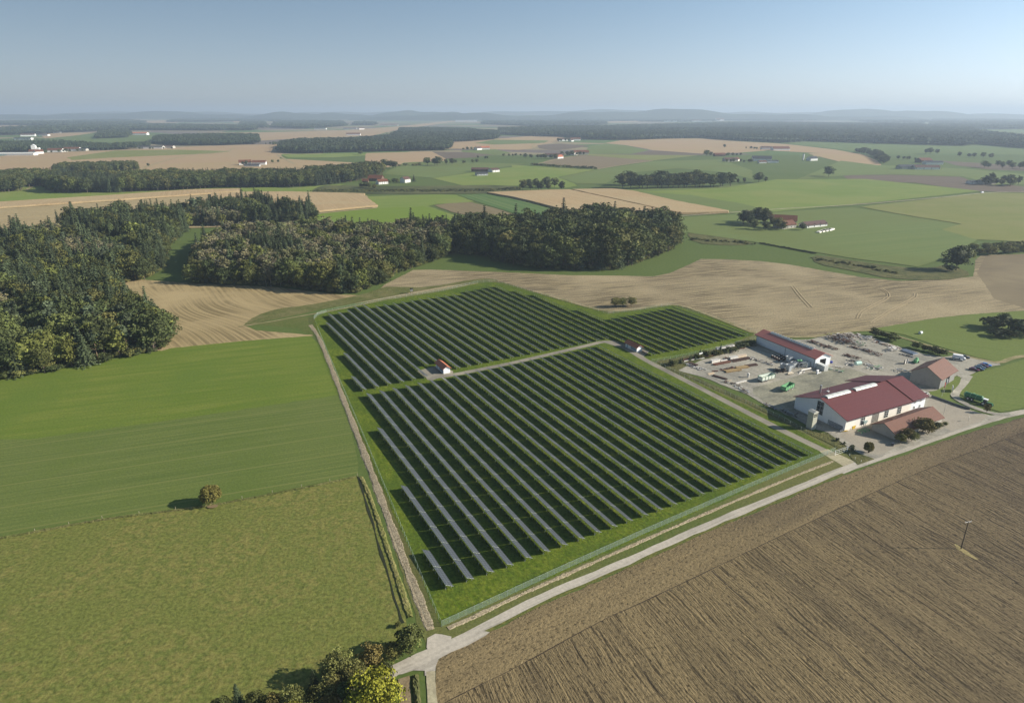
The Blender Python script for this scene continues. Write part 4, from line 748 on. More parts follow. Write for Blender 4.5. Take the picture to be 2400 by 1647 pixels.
# geometry nodes: a mass of trees as one object
PC = bpy.data.collections.new('tree kinds'); KEYS = sorted(J)
for i, k in enumerate(KEYS): PC.objects.link(bpy.data.objects.new('k%02d' % i, J[k]))
def scatter_group():
    g = bpy.data.node_groups.new('plant mass', 'GeometryNodeTree'); g.interface.new_socket('Geometry', in_out='INPUT', socket_type='NodeSocketGeometry'); g.interface.new_socket('Geometry', in_out='OUTPUT', socket_type='NodeSocketGeometry')
    N = g.nodes.new; gi = N('NodeGroupInput'); go = N('NodeGroupOutput'); ip = N('GeometryNodeInstanceOnPoints'); ci = N('GeometryNodeCollectionInfo'); jn = N('GeometryNodeJoinGeometry')
    ci.inputs['Collection'].default_value = PC; ci.inputs['Separate Children'].default_value = True; ci.inputs['Reset Children'].default_value = True
    def na(t, nm): a = N('GeometryNodeInputNamedAttribute'); a.data_type = t; a.inputs['Name'].default_value = nm; return [o for o in a.outputs if o.enabled and o.name == 'Attribute'][0]
    ip.inputs['Pick Instance'].default_value = True; lk = g.links.new
    lk(gi.outputs[0], ip.inputs['Points']); lk(ci.outputs[0], ip.inputs['Instance']); lk(na('BOOLEAN', 'sel'), ip.inputs['Selection']); lk(na('INT', 'idx'), ip.inputs['Instance Index'])
    lk(na('FLOAT_VECTOR', 'rot'), ip.inputs['Rotation']); lk(na('FLOAT_VECTOR', 'scl'), ip.inputs['Scale'])
    lk(ip.outputs[0], jn.inputs[0]); lk(gi.outputs[0], jn.inputs[0]); lk(jn.outputs[0], go.inputs[0]); return g
SG = scatter_group()
def mass(name, items, label, canopy=None):
    """items: (kind, x, y, h, wide); canopy: (verts, faces, mat) closing the gaps inside"""
    if not items and not canopy: return None
    V = [(x, y, 0) for k, x, y, h, w_ in items]; n = len(V); Fc = []; mt = []
    if canopy: V += canopy[0]; Fc = [tuple(i+n for i in f) for f in canopy[1]]; mt = [canopy[2]]
    me = bpy.data.meshes.new(name); me.from_pydata(V, [], Fc)
    for m_ in mt: me.materials.append(m_)
    N_ = len(V); a = me.attributes.new('sel', 'BOOLEAN', 'POINT'); a.data.foreach_set('value', [i < n for i in range(N_)])
    a = me.attributes.new('idx', 'INT', 'POINT'); a.data.foreach_set('value', [KEYS.index(it[0]) for it in items]+[0]*(N_-n))
    rot = [v for it in items for v in (0, 0, random.uniform(0, 6.28))]+[0]*(3*(N_-n)); scl = [v for it in items for v in (it[3]/base_h(it[0])*it[4], it[3]/base_h(it[0])*it[4], it[3]/base_h(it[0]))]+[1]*(3*(N_-n))
    a = me.attributes.new('rot', 'FLOAT_VECTOR', 'POINT'); a.data.foreach_set('vector', rot); a = me.attributes.new('scl', 'FLOAT_VECTOR', 'POINT'); a.data.foreach_set('vector', scl)
    if canopy: at = me.attributes.new('tint', 'FLOAT', 'POINT'); at.data.foreach_set('value', [.3]*N_)
    o = bpy.data.objects.new(name, me); COL.objects.link(o); md = o.modifiers.new('plants', 'NODES'); md.node_group = SG; tag(o, label, None, None, 'stuff'); return o
def inside(P_, x, y):
    c = False; j = len(P_)-1
    for i in range(len(P_)):
        xi, yi = P_[i]; xj, yj = P_[j]
        if (yi > y) != (yj > y) and x < (xj-xi)*(y-yi)/(yj-yi)+xi: c = not c
        j = i
    return c
def fill(P_, gap, seed=1, jit=.42):
    r = random.Random(seed); xs = [p_[0] for p_ in P_]; ys = [p_[1] for p_ in P_]; out = []; y = min(ys)
    row = 0
    while y < max(ys):
        x = min(xs)+(gap/2 if row % 2 else 0)
        while x < max(xs):
            a, b_ = x+r.uniform(-jit, jit)*gap, y+r.uniform(-jit, jit)*gap
            if inside(P_, a, b_): out.append((a, b_))
            x += gap
        y += gap*.87; row += 1
    return out
def edge_dist(P_, x, y):
    d = 1e9
    for i in range(len(P_)):
        ax, ay = P_[i]; bx, by = P_[(i+1) % len(P_)]; t = max(0, min(1, ((x-ax)*(bx-ax)+(y-ay)*(by-ay))/((bx-ax)**2+(by-ay)**2+1e-9))); d = min(d, math.hypot(x-ax-t*(bx-ax), y-ay-t*(by-ay)))
    return d
# --- the near woods
def dryn(x, y, s, o=0): return math.sin(x/s+o)*math.sin(y/s*1.3+o*2)+.5*math.sin((x+y)/s*2.1+o)
WA = WW([(-160, 900), (-60, 902), (0, 893), (86, 878), (202, 858), (288, 841), (384, 818), (408, 800), (392, 775), (345, 742), (300, 716), (262, 694), (262, 666), (332, 659), (388, 628), (394, 600), (396, 576), (438, 545), (446, 530), (500, 532), (560, 530), (610, 528), (700, 528), (742, 518), (735, 506), (640, 496), (560, 492), (500, 500), (400, 516), (250, 524), (150, 542), (0, 582), (-160, 610)])
WB = WW([(452, 664), (500, 668), (644, 672), (788, 688), (832, 688), (858, 679), (904, 663), (938, 640), (976, 627), (1052, 602), (1062, 590), (1080, 562), (1040, 548), (940, 548), (850, 552), (760, 556), (620, 552), (530, 560), (490, 580), (460, 610)])
WC = WW([(1062, 596), (1144, 602), (1160, 613), (1260, 630), (1317, 634), (1444, 633), (1490, 620), (1540, 602), (1577, 585), (1594, 564), (1575, 548), (1480, 540), (1400, 536), (1340, 548), (1250, 556), (1150, 550), (1080, 556), (1045, 560)])
cand = []
for (Pw, wid, gap) in ((WA, 'A', 6.3), (WB, 'B', 6.0), (WC, 'C', 6.6)):
    for x, y in fill(Pw, gap, seed=ord(wid)):
        e = edge_dist(Pw, x, y); r = random.random(); q = dryn(x, y, 38, 1)
        if wid == 'A':
            if y < 345: kd = random.choice(['broad2', 'broad4', 'pine0', 'pine1', 'spruce1', 'broad2', 'broad0']) if r > .12 else 'broad1'; h = random.uniform(17, 23)
            elif q > -.15 and y > 380: kd = 'spruce%d' % random.randrange(4) if r > .18 else random.choice(['broad2', 'broad4', 'broad3']); h = random.uniform(13, 22)+(3 if y > 520 else 0)
            elif q < -.75: kd = 'birch%d' % random.randrange(3); h = random.uniform(13, 17)
            elif x > -260 and e < 22: kd = 'broad%d' % random.randrange(5); h = random.uniform(13, 18)
            else: kd = random.choice(['spruce0', 'spruce2', 'pine1', 'pine0', 'broad0', 'broad3', 'broad2']); h = random.uniform(12, 21)
        elif wid == 'B':
            if e < 10 and (x > -150 or r > .3): kd = 'broad%d' % random.randrange(5); h = random.uniform(14, 19)
            elif q > .75: kd = 'spruce%d' % random.randrange(4); h = random.uniform(15, 20)
            elif r < .72: kd = 'birch%d' % random.randrange(3); h = random.uniform(15, 20)
            else: kd = 'broad%d' % random.randrange(5); h = random.uniform(14, 20)
        else:
            if x < -10 and q > .1: kd = 'spruce%d' % random.randrange(4) if r > .45 else 'broad2'; h = random.uniform(19, 26)
            else: kd = random.choice(['broad0', 'broad2', 'broad3', 'broad4', 'broad2', 'broad0', 'spruce1']); h = random.uniform(20, 25)+(3 if 30 < x < 110 else 0)
        if e < 4: h *= .8
        if random.random() < (.13 if wid != 'B' else .05): kd = 'spruce%d' % random.randrange(4); h = random.uniform(19, 25)+(3 if wid == 'C' else 0)
        elif random.random() < .05: kd = 'broad1'
        h *= 1+.16*dryn(x, y, 17, 3)+random.uniform(-.14, .14)
        cand.append((y+(0 if e < 14 else 60)+abs(x)*.05, wid, kd, x, y, h))
cand.sort(key=lambda c: c[0])
lim = {'broad': 165, 'spruce': 280, 'pine': 100, 'birch': 200}; cnt = {}; rest = {'A': [], 'B': [], 'C': []}
WN = {'A': 'large mixed wood at the left edge', 'B': 'autumn wood behind the stubble', 'C': 'tall dark wood beside the straw field'}
LK = {'broad0': 'broad mid green tree', 'broad1': 'lighter green leafy tree', 'broad2': 'wide dark green tree', 'broad3': 'rounded green tree', 'broad4': 'narrow dark leafy tree', 'spruce0': 'slim dark spruce', 'spruce1': 'wide dark spruce', 'spruce2': 'very slim dark spruce', 'spruce3': 'dark pointed spruce', 'pine0': 'grey-green pine with bare reddish trunk', 'pine1': 'bushy-topped pine with bare trunk', 'birch0': 'thin tan autumn birch', 'birch1': 'narrow pale brown birch', 'birch2': 'loose tan birch with pale trunk'}
for c in cand:
    _, wid, kd, x, y, h = c; kb = kd[:-1]
    if cnt.get(kb, 0) < lim[kb] and sum(cnt.values()) < 560:
        cnt[kb] = cnt.get(kb, 0)+1; zn = 'along its near edge' if c[0] < c[4]+59 else 'inside it'
        plant(kd, x, y, h, LK[kd]+' in the '+WN[wid].replace('at the left edge', 'by the bright crop'), 'trees of the '+WN[wid].replace(' at the left edge', ' by the crop'), wide=random.uniform(.95, 1.4))
    else: rest[wid].append((kd, x, y, h, random.uniform(.95, 1.4)))
for wid in 'ABC': mass('wood', rest[wid], 'dense mass of trees deep inside the '+WN[wid])
UG = leaf_mat('undergrowth leaves', (.05, .065, .028), .02, .3)
for wid, Pw in (('A', WA), ('B', WB), ('C', WC)):
    it = [('bush%d' % random.randrange(3), x, y, random.uniform(2, 4.5), 1.3) for x, y in fill(Pw, 4.2, 5+ord(wid)) if edge_dist(Pw, x, y) < 14 and y < 640]
    mass('undergrowth', it, 'low undergrowth and bushes around the foot of the '+WN[wid])

# --- belts and forests farther away: one object each, closed below by a leafy floor
def forest(pts, label, gap, hr=(15, 20), kinds=('lowspruce0', 'lowspruce1', 'lowspruce2', 'lowbroad0', 'lowbroad1', 'lowbroad2', 'lowbroad3'), wide=1.0, fl=.5, name='wood'):
    Pw = WW(pts); it = []
    for x, y in fill(Pw, gap, seed=int(pts[0][0]) % 97+3): q = dryn(x, y, gap*9, 2); ks = [k for k in kinds if ('spruce' in k) == (q > .45)] or list(kinds); it.append((random.choice(ks), x, y, random.uniform(*hr)*(1+.1*dryn(x, y, gap*14, 1)), wide*random.uniform(.9, 1.25)))
    P2 = densify(Pw, gap*2, 0, random); v = [Vector((x, y, 0)) for x, y in P2]; tr = tessellate_polygon([v]); z = hr[0]*fl
    return mass(name, it, label, ([(x, y, z) for x, y in P2], [tuple(t) for t in tr], FARL))
BR = ('lowbroad0', 'lowbroad1', 'lowbroad2', 'lowbroad3'); MIX = BR+('lowspruce0', 'lowspruce1', 'lowspruce2')
MB_ = ('broad0', 'broad2', 'broad3', 'broad4', 'spruce1', 'spruce3')
forest([(-80, 456), (50, 449), (62, 441), (130, 428), (142, 418), (60, 420), (0, 425), (-80, 428)], 'dark belt of trees at the frame edge beyond the narrow green verge', 8, (17, 22), MB_)
forest([(105, 436), (112, 450), (150, 453), (270, 452), (400, 447), (520, 441), (600, 440), (675, 440), (745, 436), (841, 425), (856, 421), (905, 409), (880, 404), (800, 412), (700, 417), (600, 421), (500, 420), (400, 420), (300, 424), (180, 426), (120, 430)], 'long dark mixed belt of trees behind the tan maize', 8, (18, 24), MB_)
forest([(130, 418), (160, 412), (325, 403), (322, 395), (240, 396), (150, 402), (125, 410)], 'tree belt with a pale rounded tree at its end', 9, (17, 22), MB_)
forest([(650, 358), (715, 361), (800, 358), (930, 355), (1056, 353), (1058, 340), (1050, 334), (1100, 332), (1169, 327), (1168, 316), (1100, 308), (1000, 305), (940, 306), (930, 318), (900, 328), (800, 334), (700, 338), (655, 344)], 'large dark forest block between the tan fields', 14, (20, 27), MIX, 1.25)
forest([(358, 338), (430, 342), (520, 341), (608, 338), (604, 326), (560, 322), (440, 324), (366, 327)], 'dark oblong wood among distant tan fields', 15, (20, 26), MIX, 1.3)
forest([(225, 352), (352, 345), (352, 340), (290, 342), (228, 347)], 'low dark strip of wood beyond the tan field', 15, (15, 19), MIX, 1.2)
forest([(-60, 360), (75, 357), (160, 351), (230, 353), (330, 350), (226, 344), (150, 338), (80, 337), (0, 340), (-60, 342)], 'dark wood around the white farm buildings near the frame edge', 16, (16, 21), MIX, 1.3)
forest([(223, 326), (300, 323), (312, 317), (300, 310), (235, 312)], 'small dark wood beside the white roofed farm', 18, (18, 24), MIX, 1.4)
forest([(1172, 316), (1240, 319), (1330, 322), (1380, 328), (1485, 329), (1560, 326), (1644, 324), (1720, 330), (1842, 336), (1899, 332), (1989, 335), (2091, 338), (2272, 343), (2292, 338), (2420, 350), (2420, 332), (2320, 318), (2270, 305), (2150, 297), (2000, 293), (1850, 292), (1700, 291), (1560, 296), (1440, 300), (1330, 302), (1250, 304), (1172, 306)], 'wide dark forest stretching across the plain below the horizon', 24, (22, 29), MIX, 1.8, .6)
farw = [[(0, 318), (110, 314), (230, 308), (350, 306), (480, 307), (600, 306), (600, 299), (460, 296), (300, 293), (160, 297), (0, 305)], [(190, 297), (310, 292), (345, 287), (270, 281), (150, 286), (0, 287), (0, 293)], [(388, 287), (500, 286), (620, 284), (690, 287), (680, 279), (560, 272), (440, 275)], [(636, 300), (720, 302), (815, 296), (800, 287), (700, 285), (645, 289)], [(560, 296), (628, 301), (618, 286), (570, 288)], [(714, 278), (781, 276), (774, 270), (720, 271)], [(828, 294), (883, 294), (880, 288), (832, 288)], [(826, 281), (900, 283), (1060, 281), (1150, 284), (1380, 285), (1500, 284), (1500, 270), (1300, 268), (1100, 269), (900, 268), (830, 272)],
        [(1130, 292), (1250, 296), (1420, 293), (1420, 287), (1280, 286), (1135, 286)], [(1500, 286), (1660, 286), (1700, 283), (1830, 285), (1920, 283), (1930, 275), (1780, 269), (1600, 268), (1500, 270)], [(1990, 283), (2060, 290), (2160, 292), (2180, 286), (2080, 274), (1990, 274)], [(2178, 294), (2260, 305), (2420, 303), (2420, 284), (2300, 279), (2190, 280)], [(2060, 272), (2420, 276), (2420, 268), (2100, 267)], [(20, 276), (360, 276), (380, 270), (100, 268), (0, 270)]]
for i, pts in enumerate(farw):
    d0 = W(*pts[0])[1]; forest(pts, ['long blue-grey wood in the middle distance', 'hazy dark wood hill', 'hazy flat-topped wood with bare strip behind', 'blue-grey wood near a distant hamlet', 'small hazy wood among pale strips', 'little hazy copse near the horizon', 'hazy copse with a farm in front', 'long hazy wood below the horizon', 'hazy strip of wood behind the big forest', 'wooded rise under the pale sky', 'hazy wood with misty clearing', 'pale blue wood on the far plain', 'palest blue wood line at the horizon', 'faint blue wood line under the dark sky'][i], 14+d0/160, (20, 27), BR[:3], 2.0+d0/9000, .75)

# distant hills behind everything
def hill(cx, cy, lx, ly, h, seed):
    r = random.Random(seed); vs = []; fs = []; nx, ny = 60, 8; ph = [r.uniform(0, 6) for _ in range(5)]
    for j in range(ny+1):
        for i in range(nx+1):
            u, v = i/nx*2-1, j/ny*2-1; e = max(0, (1-u*u))**.7*(1-v*v); hh = h*e*(.7+.2*math.sin(u*7+ph[0])+.12*math.sin(u*17+ph[1])+.05*math.sin(u*41+ph[2])); vs.append((cx+u*lx, cy+v*ly+300*math.sin(u*5+ph[3]), hh-2))
    for j in range(ny):
        for i in range(nx): k = j*(nx+1)+i; fs.append((k, k+1, k+nx+2, k+nx+1))
    tag(mesh_obj('hills', vs, fs, HILLM, smooth=True), kind='structure')
HILLM = field_mat('wooded hills', (.022, .038, .028), (.03, .046, .03), (.05, .07, .035), az=90, across=60, along=200, fine=.02, big=.0009, bs=.4, bd=12, fine_amt=.3)
hill(1900, 10500, 4300, 900, 162, 1); hill(-2200, 11500, 2600, 1000, 150, 2); hill(6400, 12500, 3600, 1200, 168, 3); hill(-6500, 12500, 3500, 1300, 128, 4); hill(3600, 15500, 7500, 1500, 178, 5); hill(-6000, 17000, 7000, 1500, 150, 6)

# ---------------------------------------------------------------- groves, hedges and single trees
def grove(pts, h, kinds, label, group, gap, far=True, jit=.4, wide=1.2, seed=3):
    """pts: polyline of trunk feet"""
    Pw = WW(pts); r = random.Random(seed); out = []; ms = []; isfar = far and max(p_[1] for p_ in pts) < 404
    for a, b_ in zip(Pw, Pw[1:]):
        d_ = math.dist(a, b_); n_ = max(1, round(d_/gap))
        for k in range(n_):
            x = a[0]+(b_[0]-a[0])*(k+.5)/n_+r.uniform(-jit, jit)*gap; y = a[1]+(b_[1]-a[1])*(k+.5)/n_+r.uniform(-jit, jit)*gap; kd = r.choice(kinds); hh = h*r.uniform(.8, 1.15)
            nm = 'bush' if kd.startswith('bush') else ('spruce_tree' if 'spruce' in kd else 'broadleaf_tree')
            if isfar: ms.append((kd, x, y, hh, wide*r.uniform(.9, 1.15)))
            elif far: out.append(far_tree(kd, x, y, hh, label, group, nm, 'bush' if nm == 'bush' else 'tree', wide*r.uniform(.9, 1.15)))
            else: out.append(plant(kd, x, y, hh, label, group, wide*r.uniform(.9, 1.15)))
    if ms: mass('tree_line', ms, label.replace('tree', 'trees', 1) if 'tree' in label else label)
    return out
B4 = ('broad0', 'broad2', 'broad3', 'broad4'); BU = ('bush0', 'bush1', 'bush2')
grove([(1222, 445), (1262, 447), (1300, 447), (1322, 446)], 15, B4, 'dark round tree in the small clump above the tan maize', 'small tree clump above the maize', 11, wide=1.3)
grove([(1232, 441), (1310, 440)], 17, B4, 'dark round tree in the small clump above the tan maize', 'small tree clump above the maize', 13, wide=1.3, seed=8)
grove([(1455, 440), (1500, 442), (1560, 441), (1620, 440), (1680, 438), (1712, 436)], 22, B4, 'tall dark tree in the dense row beyond the maize', 'dense tree row beyond the maize', 9.5, wide=1.75)
grove([(1465, 435), (1560, 434), (1660, 433)], 23, B4, 'tall dark tree in the dense row beyond the maize', 'dense tree row beyond the maize', 11, wide=1.75, seed=5)
grove([(1715, 432), (1742, 429)], 11, B4, 'smaller dark tree just past the end of the dense tree row', 'small trees past the dense row', 12)
far_tree('broad2', *W(1778, 428), 19, 'large round tree on the grassy bank', None, 'broadleaf_tree', 'tree', 1.4)
far_tree('broad0', *W(1794, 427), 10, 'low tree leaning beside the large round tree', None, 'broadleaf_tree', 'tree', 1.3)
far_tree('broad2', *W(1942, 414), 20, 'single wide round tree alone on the green slope', None, 'broadleaf_tree', 'tree', 1.55)
for i, (x, y, h, k) in enumerate([(1742, 527, 17, 'broad2'), (1758, 531, 13, 'broad4'), (1775, 524, 19, 'broad2'), (1790, 529, 20, 'broad0'), (1806, 533, 15, 'birch0'), (1822, 536, 12, 'olive'), (1768, 538, 11, 'broad0'), (1836, 540, 10, 'broad3'), (1880, 540, 8, 'broad2'), (1750, 520, 14, 'broad3'), (1795, 540, 10, 'broad2')]):
    plant(k, *W(x, y), h, 'leafy tree in the clump sheltering the red-roofed farm', 'trees around the red roofed farm', 1.25)
for i, (x, y, h, k, l) in enumerate([(2240, 634, 21, 'broad2', 'big dark round tree at the end of the weedy bank'), (2262, 612, 11, 'bush0', 'greyish thicket behind the big dark round tree'), (2225, 636, 6, 'bush2', 'low bush at the foot of the big round tree')]): plant(k, *W(x, y), h, l, None, 1.35)
grove([(2275, 600), (2330, 596), (2400, 590), (2470, 588)], 7, ('bush0', 'bush2', 'broad2', 'olive'), 'shrub in the hedge running from the big round tree', 'hedge by the brown field', 6, far=True, wide=1.3)
grove([(2270, 588), (2340, 584), (2420, 578)], 6, ('bush0', 'olive'), 'shrub in the hedge running from the big round tree', 'hedge by the brown field', 7, far=True, wide=1.4, seed=6)
for i, (x, y, h, k) in enumerate([(2330, 772, 8, 'bush2'), (2350, 768, 9, 'broad2'), (2375, 780, 9, 'broad4'), (2398, 784, 8, 'bush2'), (2340, 790, 5, 'bush2'), (2420, 776, 9, 'broad2'), (2365, 792, 5, 'bush1')]):
    plant(k, *W(x, y), h, 'dark shrubby tree in the thicket on the bright meadow', 'dark thicket on the bright meadow', 1.5)
for i, (x, y, h, l) in enumerate([(1442, 720, 6.5, 'olive bush at the end of the group in the straw field, casting the long shadow'), (1459, 719, 6, 'middle olive bush of the group in the straw field'), (1479, 718, 6.3, 'olive bush of the straw field group nearest the yard')]): plant('olive', *W(x, y), h, l, None, 1.1)
plant('round', *W(497, 1181), 6.9, 'single round bronze tree standing on the pasture boundary', None, 1.05)
plant('round', *W(2034, 1061), 4.6, 'small dark round street tree by the barn forecourt', None, .85)
sheet('bare_soil', [(484, 1188), (497, 1185), (510, 1184), (512, 1188), (500, 1192), (488, 1192)], plain('bare earth under tree', (.22, .16, .09), .95, .05), smooth=1)
# foreground thicket
for k, x, y, h, w_, l in [('green', 962, 1528, 7.5, 1.0, 'dark green leafy tree at the road bend beside the ditch'), ('green', 922, 1546, 4.6, 1.1, 'small green bush beside the country road'), ('bronze', 872, 1568, 6.4, .9, 'rusty bronze bush in the roadside thicket'),
        ('olive', 797, 1592, 7.5, .95, 'olive-grey tree with the long shadow in the foreground thicket'), ('spruce1', 738, 1612, 6, 1.1, 'pale green young conifer in the foreground thicket'), ('yellow', 885, 1672, 11, 1.0, 'large yellow-green tree at the bottom edge by the road'),
        ('olive', 838, 1600, 5.5, 1.0, 'olive bush between the bronze bush and the yellow-green tree'), ('olive', 690, 1665, 6, .95, 'yellowish bush at the bottom edge of the thicket'), ('green', 748, 1660, 6.2, 1.0, 'green leafy bush at the bottom edge of the thicket'), ('bronze', 648, 1672, 5, .9, 'brownish low bush at the bottom edge'),
        ('spruce0', 560, 1655, 6, 1.3, 'dark narrow conifer at the bottom edge of the pasture'), ('green', 600, 1660, 4.6, 1.0, 'small dark green bush at the bottom edge of the pasture'), ('green', 636, 1664, 4, 1.1, 'low dark bush near the narrow conifer'), ('green', 520, 1672, 4.2, 1.1, 'outermost small bush at the bottom edge'), ('broad4', 812, 1650, 6, 1.2, 'dark leafy tree under the yellow-green tree'), ('bronze', 775, 1672, 4.8, 1.0, 'brown-green bush hidden low in the thicket'), ('yellow', 845, 1700, 8, .8, 'second yellow-green crown at the bottom edge'), ('olive', 715, 1690, 5, 1.0, 'olive bush cut by the bottom edge'), ('green', 820, 1622, 6, 1.1, 'green bush wedged between the olive tree and the yellow-green tree'), ('olive', 780, 1640, 5.5, 1.1, 'sunlit olive bush in the middle of the thicket'), ('yellow', 690, 1700, 6, .8, 'small yellow-green bush at the bottom edge'), ('green', 900, 1590, 4.6, 1.1, 'green bush under the bronze bush at the roadside'), ('yellow', 905, 1640, 5, .9, 'yellowish bush leaning over the road edge')]:
    plant(k, *W(x, y), h, l, None, w_)
grove([(949, 1472), (940, 1445)], 1.6, BU, 'low bush growing in the dark ditch', 'bushes along the ditch', 4.5, far=False, seed=4)
# trees by the roadside shed
for k, x, y, h, w_, l in [('bronze', 2162, 1016, 6.8, 1.1, 'large bronze-green tree in front of the roadside shed roof'), ('green', 2178, 1014, 5.6, 1.0, 'green tree close behind the bronze tree by the shed'), ('bronze', 2124, 1032, 5.2, 1.0, 'brownish bush at the shed gable corner'), ('olive', 2136, 1034, 4.4, 1.1, 'yellow-green bush between shed and road'), ('green', 2110, 1038, 4.2, 1.0, 'dark bush at the shadowed shed corner'), ('olive', 2200, 1004, 2.6, 1.2, 'low green bush at the far shed end'), ('olive', 2215, 998, 1.8, 1.3, 'knee-high shrub past the shed end')]:
    plant(k, *W(x, y), h, l, None, w_)
grove([(1575, 858), (1600, 848), (1650, 837), (1700, 826), (1765, 806)], 2.5, ('spruce1', 'bush2', 'bush1', 'spruce3'), 'small dark conifer or shrub in the hedge edging the storage yard', 'hedge edging the storage yard', 2.4, far=False, wide=2.0)
plant('spruce3', *W(1640, 836), 5, 'thin yellowish young tree above the yard hedge', None, .9); plant('spruce3', *W(1688, 827), 5.5, 'dark pointed young conifer above the yard hedge', None, 1)
grove([(2048, 786), (2075, 793), (2100, 800)], 4.2, ('bush2', 'bush1'), 'dark shrub of the hedge behind the scrap yard', 'hedge behind the scrap yard', 3.2, far=False, wide=1.6)
grove([(2142, 816), (2175, 824), (2212, 833)], 3.6, ('bush2', 'bush1'), 'dark shrub of the hedge near the old barn', 'hedge near the old barn', 3.2, far=False, wide=1.6)
grove([(1960, 1030), (1985, 1046), (2010, 1060)], 1.3, BU, 'tiny shrub planted along the forecourt edge', 'tiny shrubs edging the forecourt', 2.6, far=False, wide=1.1)
for pts, h, gap, l, g in [((F4((1010, 500), (1080, 520))), 16, 14, 'round tree past the end of the long belt', 'trees past the long belt'), (F4((1310, 490), (1440, 492)), 20, 15, 'tall round tree on the brown field boundary', 'trees on the field boundary'),
        (F4((1470, 485), (1530, 483)), 16, 12, 'dark tree beside the tall round pair', 'dark trees beside the round pair'), (F4((1550, 478), (1720, 470)), 9, 12, 'low tree of the boundary hedge', 'boundary hedge trees'), (F4((1110, 500), (1300, 490)), 6, 12, 'low shrub of the boundary hedge', 'boundary hedge shrubs'), (F4((1720, 440), (1830, 440)), 9, 12, 'small tree near the ploughed strip', 'trees near the ploughed strip'), (F4((1910, 422), (2080, 418)), 8, 14, 'small tree on the lane to the farm group', 'trees on the farm lane'),
        (F5((175, 572), (400, 590), (420, 592), (770, 610)), 6.5, 8, 'shrub in the thin hedge below the brown seedbed', 'thin hedge below the seedbed'), (F5((110, 505), (300, 512), (430, 515)), 12, 11, 'tree sheltering the farm group', 'trees around the farm group'), (F5((440, 490), (540, 485), (680, 480)), 13, 12, 'tree between the two farmhouses', 'trees around the farm group'), (F5((1760, 490), (1840, 490)), 16, 14, 'dark round tree beside the small red farm', 'dark trees near the small red farm'), (F5((1930, 490), (2080, 485)), 9, 11, 'small tree past the small red farm', 'small trees near the small red farm'),
        (F6((0, 468), (60, 468), (150, 470), (230, 470)), 9, 10, 'shrubby tree beside the dark-roofed barn', 'trees beside the dark roofed barn'), (F6((145, 362), (260, 368)), 9, 14, 'small tree in the row by the far red roof', 'tree row by the far red roof'), (F6((1020, 390), (1130, 410), (1200, 450), (1240, 480)), 13, 12, 'tree of the hedge between two tan fields', 'hedge trees between tan fields'), (F6((1060, 385), (1180, 405), (1260, 470)), 14, 14, 'tree of the hedge between two tan fields', 'hedge trees between tan fields'),
        (F6((1250, 440), (1400, 445), (1500, 452)), 9, 14, 'low tree of the hedge leading to the long farm', 'low hedge by the long farm'), (F6((1510, 400), (1570, 402), (1650, 402)), 17, 16, 'loose tree in the isolated far clump', 'isolated far clump'), (F6((1800, 425), (1910, 430), (2010, 435), (2120, 437)), 14, 15, 'tree hiding a small farm on the misty plain', 'trees hiding a small farm'), (F6((1980, 640), (2080, 640), (2180, 655), (2280, 640)), 15, 13, 'dark tree around the half-hidden farm', 'dark trees around the half-hidden farm'), (F6((2050, 615), (2250, 625)), 15, 14, 'dark tree around the half-hidden farm', 'dark trees around the half-hidden farm'),
        (F6((2000, 505), (2100, 515), (2330, 520), (2420, 530)), 14, 16, 'hazy tree of the right-hand tree band', 'hazy tree band at the frame edge'), (F6((2050, 495), (2420, 505)), 14, 18, 'hazy tree of the right-hand tree band', 'hazy tree band at the frame edge'), (F4((1030, 630), (1060, 632), (1120, 628)), 8, 9, 'small tree between the big farmhouse and the white house', 'small trees by the white house'), (F4((820, 665), (900, 670), (950, 678)), 9, 8, 'brownish tree in front of the big farmhouse', 'trees in front of the big farmhouse'),
        (F3((1860, 490), (1950, 492)), 12, 14, 'dark tree beside the farm with the long red roof', 'trees beside the long red roof'), (F3((2100, 475), (2180, 468)), 8, 14, 'small tree past the long red roof', 'small trees past the long red roof'), (F3((340, 400), (480, 392), (660, 382)), 11, 16, 'tree among the distant hamlet roofs', 'trees among the hamlet roofs'), (F3((1080, 368), (1180, 366), (1340, 364)), 8, 20, 'tree beside the far pale sheds', 'trees beside the far sheds'), (F4((1590, 372), (1690, 372)), 10, 14, 'small tree beside the two white far houses', 'trees beside two white houses'), (F5((420, 358), (520, 355)), 14, 16, 'dark tree at the forest edge farm', 'trees at the forest edge farm'), (F4((150, 325), (130, 335)), 10, 16, 'dark shrubby clump on the pale field', 'clump on the pale field'), (F4((60, 330), (120, 328)), 9, 14, 'dark shrubby clump on the pale field', 'clump on the pale field')]:
    k = BU if h < 8 else B4; grove(pts, h, k, l, g, gap, wide=1.4 if h > 7 else 1.6, seed=int(h*gap))
far_tree('broad0', *W(*F3((1040, 530))[0]), 19, 'pale rounded poplar-like tree at the end of the belt', None, 'broadleaf_tree', 'tree', 1.5)
far_tree('broad2', *W(*F3((1155, 500))[0]), 8, 'tiny round tree beside the curving pale track', None, 'broadleaf_tree', 'tree', 1.2); far_tree('spruce1', *W(*F4((1230, 618))[0]), 14, 'dark pointed conifer beside the white house', None, 'spruce_tree', 'tree', 1.6)
far_tree('broad2', *W(*F5((1928, 413))[0]), 13, 'lone small tree in the far tan field', None, 'broadleaf_tree', 'tree', 1.2); far_tree('broad2', *W(*F4((815, 408))[0]), 12, 'pale bushy tree in front of the forest block', None, 'broadleaf_tree', 'tree', 1.9)
